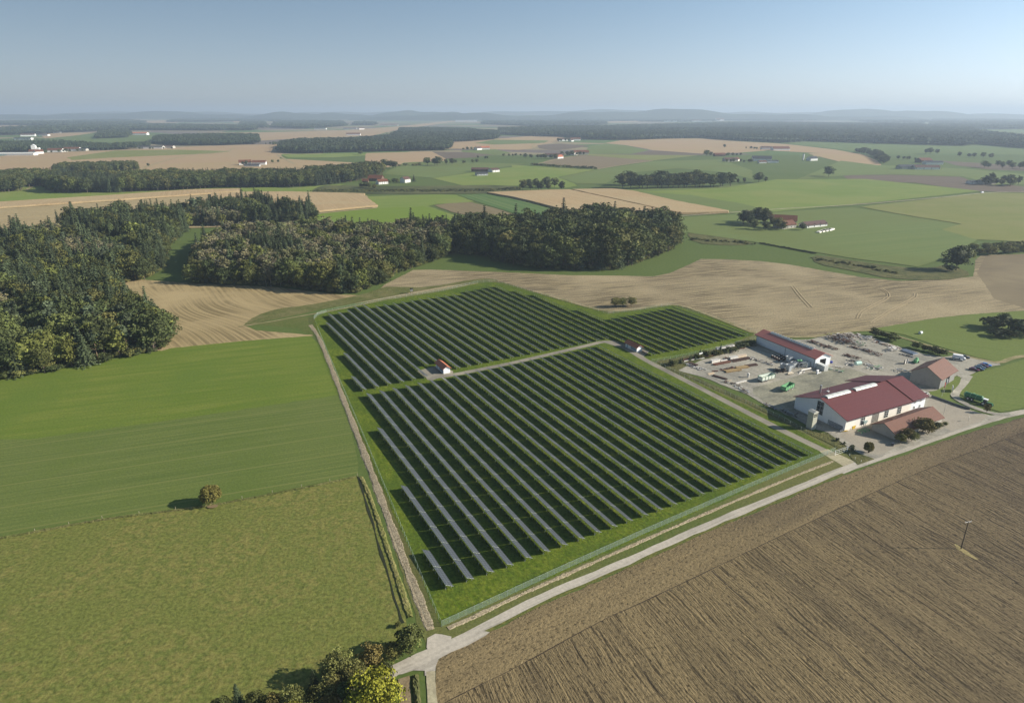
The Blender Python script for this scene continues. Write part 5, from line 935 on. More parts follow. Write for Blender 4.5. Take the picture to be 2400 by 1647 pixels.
for pts, w_, l in [(G4((20, 345), (130, 360), (300, 368), (480, 385)), 9, 'dark weedy bank below the red-roofed farm'), (G4((880, 485), (1050, 510), (1250, 545), (1450, 585)), 10, 'rough weedy bank between the green field and the straw field'), (F4((450, 690), (700, 690), (1000, 690), (1400, 690), (1800, 690), (2050, 672)), 26, 'long dark weedy bank below the farmhouses')]:
    Pw = chaikin(WW(pts), 2, False); it = []; r = random.Random(len(pts)*7)
    for a, b_ in zip(Pw, Pw[1:]):
        for k in range(int(math.dist(a, b_)*w_*.10)):
            t = r.random(); it.append(('bush%d' % r.randrange(3), a[0]+(b_[0]-a[0])*t+r.uniform(-w_, w_)*.2, a[1]+(b_[1]-a[1])*t+r.uniform(-w_, w_)*.6, r.uniform(.8, 2.2), 1.6))
    mass('scrub', it, l)
sheet('weedy_bank', G4((20, 305), (130, 318), (300, 330), (500, 380), (420, 392), (300, 395), (80, 380)), WEEDS, smooth=1); sheet('weedy_bank', G4((880, 460), (1000, 470), (1150, 495), (1450, 542), (1700, 550), (1800, 520), (1990, 590), (1850, 625), (1700, 632), (1400, 620), (1200, 575), (900, 520)), WEEDS, smooth=1)
sheet('weedy_bank', F4((440, 680), (520, 650), (620, 648), (800, 652), (1200, 655), (2000, 642), (2080, 690), (1800, 712), (1300, 714), (700, 716), (440, 710)), field_mat('dark bank weeds', (.075, .085, .035), (.05, .06, .025), (.12, .12, .055), az=80, across=4, along=10, fine=.8, fine_amt=.5), far=True, smooth=1)
ribbon('field_drain', G4((530, 382), (700, 408), (900, 450)), 1.6, WEEDS); mass('scrub', [('bush2', *W(*p_), random.uniform(1, 1.8), 1.5) for p_ in [(1782+k*3.9, 571+k*.72) for k in range(34)]], 'low dark hedge line across the green field')

# ---------------------------------------------------------------- farms and far houses
WHT = wall_mat('farm white', (.82, .80, .76), (.6, .58, .52), 0, .2); BRN = plain('dark timber', (.16, .11, .08), .8, .1)
def farm(x, y, w_, Lm, ang, label, he=5, hr=8.5, wm=None, rm=None, cat='farmhouse', name='farmhouse', wins=0):
    c = W(x, y); a = R(ang); Wm = w_; P0 = (c[0]-math.cos(a)*Lm/2, c[1]-math.sin(a)*Lm/2)
    root, wall, roof = gable(name, label, P0, a, Lm, Wm, he, hr, wm or WHT, rm or TILE, over=.8, cat=cat)
    for k in range(wins):
        for z in (1.0, 3.4): win(root, 'y0', 1.5+k*(Lm-4)/max(1, wins-1), z, 1.1, 1.3, (Lm, Wm), frame=False)
    return root
# (x, y, width, length, heading of the ridge, label, eave, ridge, wall, roof, category)
FARMS = [
 (1835, 527, 15, 26, -20, 'large farmhouse barn with red-brown roof among the tree clump', 5, 9.5, RENDER, TILE), (1850, 536, 13, 20, 28, 'brick-red roofed farm wing in front of the larger barn', 4, 7.5, RENDER, TILE), (1915, 533, 11, 30, 26, 'long low white stable with dark brown roof beside pale sheets', 3.2, 6, WHT, TILED),
 (878, 425, 15, 25, -12, 'big old farmhouse with dark red roof', 5, 10, BRN, TILE), (899, 432, 12, 17, 35, 'farmhouse wing with orange roof and white gable', 4.8, 8.2, WHT, TILE), (856, 428, 7, 10, 0, 'little red-roofed outbuilding of the big farmhouse', 3, 6, BRN, TILE), (956, 428, 11, 15, 60, 'small white gabled house with dark roof beside a conifer', 6, 9.5, WHT, TILED),
 (1124, 403, 14, 34, -5, 'brown-roofed shed in the middle of the bright meadow', 5, 8, BRN, TILED), (1131, 412, 12, 22, 22, 'grey low shed in front of the meadow barn', 4, 6.5, plain('grey shed', (.5, .5, .5)), SLATE), (1163, 404, 16, 18, 40, 'white fronted barn with brown roof beside a meadow tree', 5, 8, WHT, TILED),
 (1124, 352, 16, 22, 50, 'white gabled far house beside small trees', 6, 10, WHT, TILED), (1137, 351, 18, 30, 10, 'white far house with red roof', 6, 10, WHT, TILEO), (575, 387, 13, 26, 20, 'far farm with long red roof and pale shed', 6, 11, WHT, TILE), (607, 387, 12, 30, 8, 'long red-roofed white farmhouse near the belt', 6, 10, WHT, TILE), (590, 391, 8, 34, 4, 'low grey shed in front of the long red roofs', 4, 6, plain('grey shed 2', (.5, .5, .5)), SLATE),
 (78, 361, 15, 22, 15, 'red-roofed house under the white elevator tower', 7, 12, WHT, TILE), (94, 361, 13, 20, 50, 'white gabled house beside the elevator', 7, 12, WHT, TILE), (30, 365, 22, 110, 6, 'very long low white shed at the frame edge', 5, 8, WHT, plain('pale sheet roof', (.62, .6, .55))), (128, 357, 20, 40, 10, 'red-roofed house at the start of the hamlet', 6, 11, WHT, TILE), (150, 356, 18, 22, 60, 'white gable of the hamlet row', 6, 10, WHT, TILED), (166, 354, 22, 46, 5, 'long orange-red roof in the hamlet', 6, 11, WHT, TILE), (190, 354, 16, 30, 0, 'grey low roof at the hamlet end', 5, 8, RENDER, SLATE),
 (337, 349, 20, 40, 10, 'grey far shed behind a field', 6, 9, RENDER, SLATE), (358, 349, 24, 60, 6, 'pale long far shed', 6, 9, WHT, SLATE), (392, 348, 20, 36, 0, 'dark far shed near trees', 6, 9, RENDER, TILED), (325, 317, 34, 80, 5, 'white far building with red roof edge on a green strip', 9, 14, WHT, TILEO), (52, 329, 26, 70, 4, 'white far shed at the frame edge', 8, 11, WHT, SLATE), (65, 320, 26, 60, 20, 'tiny white far house among dark trees', 8, 13, WHT, TILED), (100, 319, 22, 50, 0, 'tiny pale far shed', 6, 9, WHT, SLATE), (135, 312, 26, 40, 40, 'lone tiny white house in front of woods', 8, 14, WHT, TILED),
 (1300, 369, 18, 48, 6, 'grey-roofed barn of the farm group', 6, 10, RENDER, TILED), (1314, 372, 14, 22, 45, 'small white house with red roof in the farm group', 5, 9, WHT, TILEO), (1350, 364, 14, 18, 55, 'cream tall gabled house in the farm group', 7, 11, CREAM, TILE), (1363, 363, 18, 42, 5, 'large red-roofed barn of the farm group', 7, 12, RENDER, TILE),
 (1321, 331, 18, 40, 20, 'brown-roofed farm at the forest edge', 7, 12, WHT, TILED), (1349, 330, 20, 44, 8, 'red-roofed farm at the forest edge', 7, 12, WHT, TILE), (1342, 332, 12, 18, 50, 'white little gable in front of the forest edge farm', 5, 8, WHT, TILED), (1262, 319, 22, 42, 10, 'brown-roofed far farm below the forest', 7, 12, WHT, TILE), (1270, 319, 16, 20, 60, 'white far gable below the forest', 7, 12, WHT, TILEO), (1290, 316, 20, 46, 8, 'red-roofed far farm by pale sheds', 6, 10, WHT, TILE), (1308, 317, 16, 36, 0, 'pale low far shed', 5, 7, WHT, SLATE),
 (1688, 367, 14, 30, 8, 'little red-roofed farm beside dark trees', 5, 9, BRN, TILE), (1715, 379, 16, 34, 12, 'brown farm roof among shrubs', 5, 9, RENDER, TILED), (1730, 378, 12, 18, 50, 'cream gable among shrubs', 5, 9, CREAM, TILE), (1786, 378, 22, 44, -12, 'large barn with dark grey roof and white front', 6, 12, WHT, SLATE), (1788, 383, 10, 18, 10, 'small white annex before the dark-roofed barn', 4, 6, WHT, TILE), (1812, 382, 12, 26, 0, 'pale flat annex at the dark-roofed barn end', 4.5, 6, WHT, SLATE), (1908, 377, 14, 24, 25, 'white farmhouse with dark roof near the white silo', 6, 10, WHT, SLATE),
 (1797, 351, 16, 32, 0, 'grey-roofed far farm on the tan field', 6, 10, WHT, TILED), (1832, 353, 22, 54, 6, 'red-roofed white far farm on the tan field', 6, 12, WHT, TILE), (2136, 397, 18, 48, 4, 'long dark-roofed stable on the misty meadow', 5, 9, RENDER, SLATE), (2174, 398, 18, 50, -4, 'long white stable with brown roof on the misty meadow', 5, 9, WHT, TILED), (2172, 382, 22, 30, 10, 'brown farmhouse behind the long stables', 6, 11, BRN, TILE), (2190, 386, 16, 40, 0, 'grey-roofed shed behind the long stables', 5, 8, WHT, SLATE), (2292, 432, 12, 26, 6, 'pale roofed shed half hidden by dark trees', 4, 6, WHT, SLATE), (2318, 433, 16, 26, 15, 'brownish house half hidden by dark trees', 5, 8, RENDER, TILED),
 (828, 318, 26, 70, 6, 'white far farm with red roof on the pale field', 8, 13, WHT, TILE), (936, 316, 26, 44, 6, 'white far house at the forest corner', 8, 12, WHT, TILED), (750, 304, 26, 80, 4, 'pale far buildings on the tan plain', 8, 11, WHT, SLATE), (820, 304, 26, 90, 4, 'row of tiny far brown roofs', 7, 11, WHT, TILED), (848, 304, 26, 40, 40, 'tiny white far gable on the tan plain', 8, 12, WHT, TILE), (912, 295, 26, 150, 2, 'long far building with red-brown roof', 8, 13, WHT, TILE), (860, 288, 30, 90, 4, 'tiny distant white house standing before woods', 10, 16, WHT, TILE), (775, 281, 40, 130, 4, 'tiny far white farm before a copse', 10, 16, WHT, TILED),
 (1093, 286, 60, 260, 4, 'large pale far works building in the distant village', 22, 24, WHT, SLATE), (1098, 282, 40, 70, 30, 'distant village house with red roof', 14, 22, WHT, TILE), (1112, 281, 40, 80, 0, 'distant village roof beside the works', 12, 20, WHT, TILED), (1122, 283, 40, 60, 50, 'pale gable of the distant village', 12, 20, WHT, TILE), (1144, 290, 34, 90, 5, 'far white house beyond the forest', 10, 16, WHT, TILE), (1138, 289, 34, 50, 50, 'far white gable beyond the forest', 10, 16, WHT, TILED), (1688, 284, 50, 110, 8, 'bright white far farm on the green clearing', 20, 32, WHT, TILE), (1634, 286, 50, 110, 4, 'pale far farm on the pale clearing', 14, 22, WHT, TILE), (1655, 286, 40, 140, 2, 'low far roofs on the pale clearing', 10, 15, WHT, SLATE), (1572, 286, 50, 150, 2, 'faint low far building', 12, 16, WHT, SLATE), (610, 262+10, 50, 60, 5, 'tiny white spire-like far house', 26, 44, WHT, TILE)]
for t in FARMS: farm(t[0], t[1], t[2], t[3], t[4], t[5], t[6], t[7], t[8], t[9], wins=4 if t[1] > 395 else 0)
sl_ = W(1882, 375); o = empty('silo', (sl_[0], sl_[1], 0)); tag(o, 'slim white silo standing alone on the green slope', 'silo'); MB().rod((0, 0, 0), (0, 0, 14), 2.2, 12).build('silo_wall', WHT, o); MB().rod((0, 0, 14), (0, 0, 15.5), 2.3, 12, .3).build('roof', SLATE, o)
tw = W(82, 358); o = empty('elevator_tower', (tw[0], tw[1], 0), .3); tag(o, 'white grain elevator tower above the far hamlet', 'tower'); MB().box((0, 0, 10), (11, 12, 20)).build('wall', WHT, o); MB().box((10, 0, 7), (9, 11, 14)).build('annex', WHT, o); MB().prism([(-5.5, 20), (5.5, 20), (0, 24)], -6, 6, 'y').build('roof', plain('pale tower top', (.6, .6, .6)), o)
sh_ = W(1920, 541); o = empty('silage_clamp', (sh_[0], sh_[1], 0), R(26)); tag(o, 'row of white sheeted silage clamps beside the farm stable', 'silage')
for k in range(4): MB().prism([(-2.6, 0), (2.6, 0), (1.6, 1.4), (-1.6, 1.4)], 0, 19-k*1.5, 'y').build('sheeted_heap', plain('pale plastic sheet', (.66, .62, .52), .5, .3), o, loc=(-13+k*6.4, -9+k*1.2, 0), rz=-1.2)

# ---------------------------------------------------------------- the yard
RUST = plain('rusty steel', (.16, .075, .05), .85, .2, var=.35, scale=3); RUSTD = plain('dark rusty steel', (.085, .05, .04), .85, .2, var=.4, scale=3); TIMB = plain('sawn timber', (.34, .24, .12), .8, .1, var=.25, scale=2); PALEB = plain('primed white steel', (.72, .68, .62), .6, .3, var=.12); GREYS = plain('grey steel', (.30, .31, .33), .6, .4, .3)
LGREEN = plain('light green paint', (.18, .40, .20), .5, .3); DGREEN = plain('dark green paint', (.04, .16, .07), .5, .3); BLACK = plain('black rubber', (.02, .02, .02), .8, .2); CONTW = plain('container white', (.62, .63, .60), .6, .3)
def Y1(x, y): return W(1560+x/11.395, 790+y/11.395)
def Y2(x, y): return W(1740+x/10.36, 800+y/10.36)
def Y3(x, y): return W(1880+x/7.747, 770+y/7.747)
def Y4(x, y): return W(1900+x/5.81, 900+y/5.81)
def Y5(x, y): return W(2180+x/7.595, 790+y/7.595)
def beams(a, b_, n_, w_, hgt, mat, label, group, sec=.3, layers=1, bearers=True):
    """girders lying side by side between the two ends; every girder is a thing of its own"""
    sec *= 1.3
    d_ = math.dist(a, b_); an_ = ang2(a, b_); off = Vector((-math.sin(an_), math.cos(an_)))
    if bearers:
        for k in range(max(2, int(d_/3))):
            t = (k+.5)/max(2, int(d_/3)); c = Vector(a).lerp(Vector(b_), t); o = MB().box((0, 0, .12), (.18, w_+.5, .24)).build('bearer', RUSTD, loc=(c.x, c.y, 0), rz=an_); tag(o, 'short dark bearer under '+group, 'bearer', 'bearers under '+group)
    for l_ in range(layers):
        for k in range(n_):
            y = (k-(n_-1)/2)*(w_/max(1, n_)); c = (Vector(a)+Vector(b_))/2+off*y; g = MB(); Lb = d_*random.uniform(.85, 1.0); s = sec
            for z, ww, hh in ((s*.06, s, s*.12), (s*.5, s*.25, s*.76), (s*.94, s, s*.12)): g.box((0, 0, z), (Lb, ww, hh))
            o = g.build('steel_beam' if mat is not TIMB else 'timber_beam', mat, loc=(c.x, c.y, .24+l_*(s+.02)), rz=an_+random.uniform(-.02, .02)); tag(o, label, 'beam', group)
beams(Y1(400, 640), Y1(820, 560), 4, 2.2, .3, RUST, 'rust-brown girder in the row before the yard hedge', 'girders before the yard hedge', .28)
beams(Y1(480, 665), Y1(950, 580), 1, .3, .3, PALEB, 'single pale girder lying in front of the rusty row', 'pale girder before the rusty row', .26)
beams(Y1(990, 520), Y1(1300, 480), 5, 3.2, .3, RUST, 'rust-brown girder beside the white upright sheet', 'girders beside the white sheet', .3)
beams(Y1(1330, 425), Y1(1590, 385), 3, 1.0, .3, PALEB, 'white girder at the front of the bright stack by the hedge', 'white girders of the bright stack', .5, 4)
beams(Y1(1600, 375), Y1(1820, 335), 3, 1.0, .3, PALEB, 'white girder at the hall end of the bright stack', 'white girders at the hall end', .5, 4)
beams(Y1(1400, 470), Y1(1850, 375), 1, .3, .3, PALEB, 'long cream girder in front of the bright white stack', 'cream girder before the white stack', .25)
beams(Y1(1850, 320), Y1(2100, 290), 4, 2.6, .3, RUST, 'rust-brown girder between white stack and hall', 'girders near the hall corner', .28)
beams(Y1(1200, 700), Y1(1440, 650), 3, 1.5, .3, PALEB, 'white girder at the near end of the long middle row', 'white girders of the middle row', .5, 2)
beams(Y1(1260, 760), Y1(1740, 660), 4, 2.2, .3, RUST, 'reddish girder in the middle row of the yard', 'reddish girders of the middle row', .32)
beams(Y1(1470, 660), Y1(1650, 625), 1, .4, .3, PALEB, 'cream girder above the reddish ones', 'cream girder of the middle row', .4)
beams(Y1(1690, 620), Y1(1920, 570), 3, 1.5, .3, PALEB, 'bright white girder in the centre of the middle row', 'bright girders of the middle row', .5, 2)
beams(Y1(1890, 560), Y1(2150, 510), 3, 1.4, .3, plain('cream primed steel', (.66, .55, .42), .6, .3), 'cream girder near the far end of the middle row', 'cream girders of the middle row', .45, 2)
beams(Y1(1750, 660), Y1(2279, 560), 5, 3.0, .3, RUSTD, 'dark brown girder along the middle row', 'dark girders of the middle row', .26)
beams(Y1(1570, 940), Y1(2000, 880), 6, 2.6, .3, TIMB, 'ochre beam in the timber-coloured stack', 'ochre beams of the third row', .34)
beams(Y1(1880, 850), Y1(2200, 800), 5, 2.6, .3, TIMB, 'ochre beam at the hall side of the third row', 'ochre beams at the hall side', .34)
beams(Y1(2130, 790), Y1(2450, 740), 4, 2.2, .3, RUSTD, 'dark beam at the end of the third row', 'dark beams of the third row', .3)
for i, (x, y) in enumerate([(1120, 1000), (1150, 1020)]): beams(Y1(x, y), Y1(x+160, y-45), 1, .3, .3, plain('pale timber', (.62, .5, .36)), 'pale plank on the weedy yard edge', 'pale planks on the yard edge', .22, bearers=False)
beams(Y1(1620, 1195), Y1(1760, 1165), 1, .3, .3, plain('pale timber b', (.5, .42, .3)), 'short pale plank near the dark bushes', 'short plank', .22, bearers=False)
beams(Y1(1870, 1250), Y1(2160, 1180), 2, .6, .3, PALEB, 'white girder close to the big trailer', 'white girders close to the trailer', .35); beams(Y1(840, 800), Y1(1090, 890), 1, .3, .3, PALEB, 'long pale pipe-like girder along the weedy edge', 'pale girder on the weedy edge', .2)
beams(Y1(600, 690), Y1(860, 770), 4, 1.6, .3, RUSTD, 'dark girder along the weedy yard edge', 'dark girders on the weedy edge', .3); beams(Y1(1240, 1030), Y1(1660, 1150), 3, 1.6, .3, RUSTD, 'dark thin girder along the weedy yard edge nearer the trailer', 'dark girders nearer the trailer', .25)
u = Y1(930, 548); o = MB().box((0, 0, 1.3), (2.3, .25, 2.6)).box((0, -.9, .1), (2.3, 1.8, .2)).build('white_sheet', WHITE, loc=(u[0], u[1], 0), rz=.5); tag(o, 'white upright metal sheet standing at the yard hedge', 'sheet')
def junk(pts, width, hgt, dens, mats, label, seed, kind='scrap_heap', lo=.4, hi=2.2):
    """a tangle of offcuts nobody could count"""
    r = random.Random(seed); Pw = [W(*p_) for p_ in pts]; g = MB(); mi = []
    for a, b_ in zip(Pw, Pw[1:]):
        an_ = ang2(a, b_)
        for k in range(int(math.dist(a, b_)*width*dens)):
            t = r.random(); x = a[0]+(b_[0]-a[0])*t+r.uniform(-.5, .5)*width*-math.sin(an_); y = a[1]+(b_[1]-a[1])*t+r.uniform(-.5, .5)*width*math.cos(an_); z = r.uniform(.05, hgt)
            q = len(g.f); l_ = r.uniform(lo, hi); g.box((x, y, z), (l_, r.uniform(.08, .35), r.uniform(.06, .3)), an_+r.choice((0, 0, 1.57))+r.uniform(-.35, .35)); mi += [r.randrange(len(mats))]*(len(g.f)-q)
    o = g.build(kind, mats, mi=mi); tag(o, label, None, None, 'stuff')
def U(*p): return [(1560+a/11.395, 790+b_/11.395) for a, b_ in p]
def V3(*p): return [(1880+a/7.747, 770+b_/7.747) for a, b_ in p]
junk(U((520, 720), (760, 800), (1000, 900)), 3, .8, 1.2, [PALEB, RUSTD, GREYS], 'scattered offcuts along the weedy yard edge', 1); junk(V3((130, 230), (300, 290), (460, 350), (640, 390)), 3.4, 1.2, 2, [RUST, RUSTD, GREYS], 'tangle of rusty scrap behind the red-roofed hall', 2)
junk(V3((510, 160), (700, 220), (870, 290)), 9, 2.3, 2.2, [RUSTD, RUST, RUSTD, GREYS], 'large heap of dark rusty scrap behind the hall', 3); junk(V3((640, 150), (760, 140), (900, 160), (1050, 130)), 4, 1.6, 2, [RUST, RUSTD, PALEB], 'rusty and white scrap at the back corner of the yard', 4)
junk(V3((880, 340), (1100, 390), (1300, 450), (1400, 500)), 3.2, 1.1, 2, [RUSTD, RUST, GREYS], 'scrap row across the pale back yard', 5); junk(V3((740, 480), (1040, 560)), 2.6, 1.1, 2, [RUSTD, RUST], 'dark rusty strip nearest the hall corner', 6)
junk(V3((1060, 190), (1290, 200)), 4.5, 1.6, 2, [PALEB, GREYS, PALEB], 'pale frames stacked beside the back hedge', 7); junk(V3((1300, 240), (1520, 310), (1760, 380)), 2.4, .8, 2, [RUSTD, RUST, PALEB], 'rusty pieces along the back verge', 8); junk(V3((1560, 410), (1700, 380)), 4.2, 2, 2.4, [PALEB, GREYS, PALEB], 'jumble of light grey frames in the back yard', 9)
junk(V3((1800, 470), (2000, 530)), 2.6, .5, 2, [BLACK, GREYS], 'dark lattice pieces before the long grey pipes', 10); junk(V3((1170, 740), (1350, 730), (1500, 760)), 3, 1.6, 1.6, [PALEB, LGREEN, GREYS], 'pale and green machine parts behind the workshop roof', 11); junk(V3((1640, 770), (1980, 790)), 4, 1.2, 1.2, [GREYS, GREYS, PALEB], 'grey steel parts in the shade of the old barn', 12)
junk(U((1560, 1200), (1900, 1300), (2000, 1400), (2279, 1500)), 3, .9, 1.2, [RUSTD, PALEB, GREYS], 'mixed offcuts by the verge near the trailers', 13); junk([(1790, 950), (1830, 962), (1868, 978)], 2.4, 1.3, 1.6, [GREYS, RUSTD, GREYS], 'dark racks in the shade beside the workshop', 14)
junk(V3((760, 630), (940, 690)), 2.6, 1.0, 1.3, [PALEB, GREYS], 'white machine parts on the green strip by the hall', 15); junk(V3((540, 680), (720, 720)), 2.0, 1.2, 1.6, [PALEB], 'white box sections before the hall doorway', 16); junk([(1968, 1013), (1985, 1009), (1998, 1002)], 1.6, 1, 2, [GREYS, plain('yellow ochre paint', (.5, .32, .03))], 'small clutter along the lit workshop wall', 17)
junk([(1815, 869), (1830, 874), (1842, 866)], 3, 1.6, 2, [RUSTD, BLACK], 'dark tank frames in the hall shade', 18); junk([(1870, 876), (1885, 872)], 2, .5, 1.5, [PALEB], 'pale offcuts before the big trailer', 19); junk(V3((940, 280), (1140, 330)), 3, 2.0, 1.5, [DGREEN, GREYS, RUSTD], 'dark green machine remains in the back yard', 20)
junk([(1762, 842), (1790, 850), (1812, 858)], 2.2, 1.0, 1.8, [RUSTD, GREYS, PALEB], 'mixed steel parts along the shaded hall wall', 30); junk([(1668, 872), (1700, 866), (1730, 860)], 2.0, .5, 1.4, [RUST, RUSTD], 'loose rusty pieces beside the middle row', 31)
junk([(1700, 842), (1735, 834)], 2.4, .8, 1.6, [RUST, RUSTD], 'rusty pieces near the back hedge', 32); junk([(1925, 862), (1950, 868), (1975, 872)], 2.2, 1.0, 1.8, [PALEB, GREYS, LGREEN], 'parts in front of the open hall doorway', 33); junk([(1990, 846), (2020, 852), (2050, 862)], 3, .8, 1.3, [RUSTD, GREYS, PALEB], 'scattered parts in the middle of the back yard', 34)
junk([(2010, 905), (2045, 900)], 3, 1.6, 1.8, [PALEB, GREYS, LGREEN], 'machine parts against the workshop rear', 35); junk([(1842, 905), (1860, 912)], 2.5, .5, 1.4, [BLACK, GREYS, PALEB], 'small heap between the two trailers', 36)
# brush crates (light tops) in the hall shade
for k in range(3):
    for j in range(4):
        c = Y2(720+k*110, 400+j*22-k*8); c = (c[0]+j*1.0, c[1]-j*.3); o = MB().box((0, 0, .65), (.7, .7, 1.3)).box((0, 0, 1.36), (.85, .85, .1)).build('crate', RUSTD, loc=(c[0], c[1], 0), rz=.5); tag(o, 'small rack with pale top in the cluster before the hall wall', 'rack', 'racks before the hall wall')
        MB().box((0, 0, 1.44), (.6, .6, .05)).build('lid', PALEB, o)
def trailer(loc, rz, Lt, Wt, Ht, frame, panel, label, wheels=2, side=1.6, inner=None, zb=.95):
    root = empty('tipping_trailer', (loc[0], loc[1], 0), rz); tag(root, label, 'trailer'); g = MB(); t = .07
    g.box((0, 0, zb), (Lt, Wt, .12))
    for s_ in (-1, 1): g.box((0, s_*(Wt/2-t/2), zb+.06+side/2), (Lt, t, side)); g.box((s_*(Lt/2-t/2), 0, zb+.06+side/2), (t, Wt-2*t, side))
    body = g.build('body', panel, root); f = MB()
    for k in range(5):
        for s_ in (-1, 1): f.box((-Lt/2+.06+(Lt-.12)*k/4, s_*(Wt/2+.04), zb+.06+side/2), (.14, .08, side+.05))
    for s_ in (-1, 1): f.box((0, s_*(Wt/2+.03), zb+side+.08), (Lt+.1, .12, .12)); f.box((s_*(Lt/2+.03), 0, zb+side+.08), (.12, Wt, .12)); f.box((0, s_*.5, zb-.16), (Lt, .12, .2))
    f.box((Lt/2+.9, 0, zb-.2), (1.8, .14, .14)); f.build('frame', frame, root)
    for k in range(wheels):
        for s_ in (-1, 1):
            x = -Lt*.18-(k-.5)*1.25; w_ = MB().rod((x, s_*(Wt/2-.38), .5), (x, s_*(Wt/2-.05), .5), .5, 14).build('wheel', BLACK, root); MB().rod((x, s_*(Wt/2-.06), .5), (x, s_*(Wt/2-.03), .5), .26, 10).build('rim', GREYS, w_)
    return root
a, b_ = Y2(420, 1020), Y2(800, 920); trailer(((a[0]+b_[0])/2-.3, (a[1]+b_[1])/2+1.2), ang2(a, b_), 8.4, 2.5, 2, DGREEN, plain('white tipper side', (.66, .70, .62), .5, .3), 'large open trailer with white sides and green frame', 3, 1.7)
a, b_ = Y2(960, 1290), Y2(1300, 1120); trailer(((a[0]+b_[0])/2-.4, (a[1]+b_[1])/2+1.2), ang2(a, b_), 7.4, 2.4, 2, DGREEN, LGREEN, 'open light green trailer behind the workshop roof edge', 2, 1.5)
def hopper(c, rz, label, s=1):
    root = empty('hopper', (c[0], c[1], 0), rz); root.scale = (s, s, s); tag(root, label, 'hopper'); g = MB()
    lo_, hi_ = .9, 2.0
    for q in range(4):
        a_ = q*math.pi/2; ca, sa = math.cos(a_), math.sin(a_); P_ = [(-lo_/2, lo_/2, .3), (lo_/2, lo_/2, .3), (hi_/2, hi_/2, 2.4), (-hi_/2, hi_/2, 2.4)]; g.quad(*[(x*ca-y*sa, x*sa+y*ca, z) for x, y, z in P_])
    g.box((0, 0, .28), (lo_, lo_, .06)); g.build('body', plain('galvanised grey', (.55, .58, .60), .5, .4), root)
    f = MB()
    for s1 in (-1, 1): f.box((0, s1*1.0, 2.43), (2.1, .1, .1)); f.box((s1*1.0, 0, 2.43), (.1, 1.9, .1)); f.box((0, s1*.5, .13), (1.2, .15, .26))
    f.build('rim', GREYS, root); return root
hopper(Y2(980, 690), .5, 'pale grey sheet hopper nearest the beam rows', 1.25); hopper(Y2(1120, 730), .45, 'largest pale grey hopper, in front of the others', 1.45); hopper(Y2(1230, 640), .5, 'pale grey hopper at the right of the pair', 1.2); hopper(Y2(1120, 510), .5, 'tall grey bin against the hall wall', 1.3)
# machine frame with green top
c = Y2(1400, 640); root = empty('steel_rack', (c[0], c[1], 0), hutang+math.pi/2); tag(root, 'tall grey steel rack holding a green machine before the hall', 'rack'); f = MB()
for x in (-3, 0, 3):
    for y in (-1.4, 1.4): f.box((x, y, 1.6), (.16, .16, 3.2))
for y in (-1.4, 1.4): f.box((0, y, 3.2), (6.3, .16, .18)); f.box((0, y, 1.5), (6.3, .12, .12))
for x in (-3, 0, 3): f.box((x, 0, 3.2), (.16, 2.8, .16))
f.build('frame', GREYS, root); o = MB().box((0, 0, 3.45), (2.2, 1.6, .35)).box((.4, 0, 3.8), (.9, .9, .5), .4, .5).build('machine', LGREEN, None, loc=(c[0]-.3, c[1]+.8, 0)); tag(o, 'light green machine part lying on top of the steel rack', 'machine'); o.name = 'green_machine'
c = Y2(1260, 600); o = MB().rod((-1.6, 0, 1.1), (1.6, 0, 1.1), 1.0, 16).box((-1, 0, .15), (.2, 1.6, .4)).box((1, 0, .15), (.2, 1.6, .4)).build('tank', plain('shiny galvanised', (.55, .57, .58), .3, .5, .6), loc=(c[0], c[1], 0), rz=hutang+1.57); tag(o, 'round shiny grey tank between hopper and steel rack', 'tank')
def container(c, rz, d_, label, mat=CONTW, name='container'):
    root = empty(name, (c[0], c[1], 0), rz); tag(root, label, 'container'); g = MB().box((0, 0, d_[2]/2+.1), d_).build('body', mat, root); r_ = MB()
    n_ = int(d_[0]/.5)
    for k in range(n_):
        for s_ in (-1, 1): r_.box((-d_[0]/2+(k+.5)*d_[0]/n_, s_*(d_[1]/2+.02), d_[2]/2+.1), (.22, .04, d_[2]-.3))
    r_.build('ribs', mat, g); e = MB()
    for s_ in (-1, 1): e.box((d_[0]/2+.03, s_*d_[1]/4, d_[2]/2+.1), (.05, d_[1]/2-.1, d_[2]-.2))
    e.build('door', plain('pale door', (.66, .66, .62)), root); return root
a, b_ = Y2(1770, 640), Y2(1975, 735); an_ = ang2(a, b_); L_c = math.dist(a, b_); c = ((a[0]+b_[0])/2-math.sin(an_)*1.2, (a[1]+b_[1])/2+math.cos(an_)*1.2)
container(c, an_, (L_c, 2.4, 2.5), 'long pale shipping container at the hall corner')
a, b_ = Y2(1560, 660), Y2(1700, 600); container(((a[0]+b_[0])/2-.8, (a[1]+b_[1])/2+1.4), ang2(a, b_), (4.6, 2.4, 2.4), 'open-topped light container beside the steel rack')
a, b_ = Y2(1400, 750), Y2(1670, 690); c = ((a[0]+b_[0])/2, (a[1]+b_[1])/2); root = empty('pipe_cart', (c[0], c[1], 0), ang2(a, b_)); tag(root, 'long white duct on a small wheeled cart in the yard', 'duct'); MB().rod((-3.2, 0, .9), (3.2, 0, .9), .38, 10).build('duct', PALEB, root); MB().box((-1.8, 0, .4), (1.2, .9, .25)).build('frame', GREYS, root)
for s_ in (-1, 1): MB().rod((-1.8, s_*.4, .3), (-1.8, s_*.55, .3), .3, 10).build('wheel', BLACK, root)
c = Y2(1810, 790); root = empty('white_pump', (c[0], c[1], 0), .5); tag(root, 'small white upright machine with crossing arms in the yard', 'machine'); MB().box((0, 0, .9), (.8, .8, 1.8)).box((0, 0, 1.9), (1.5, .5, .35)).build('body', PURE, root); MB().box((1.4, 0, .35), (2.6, .3, .3)).build('arm', PURE, root)
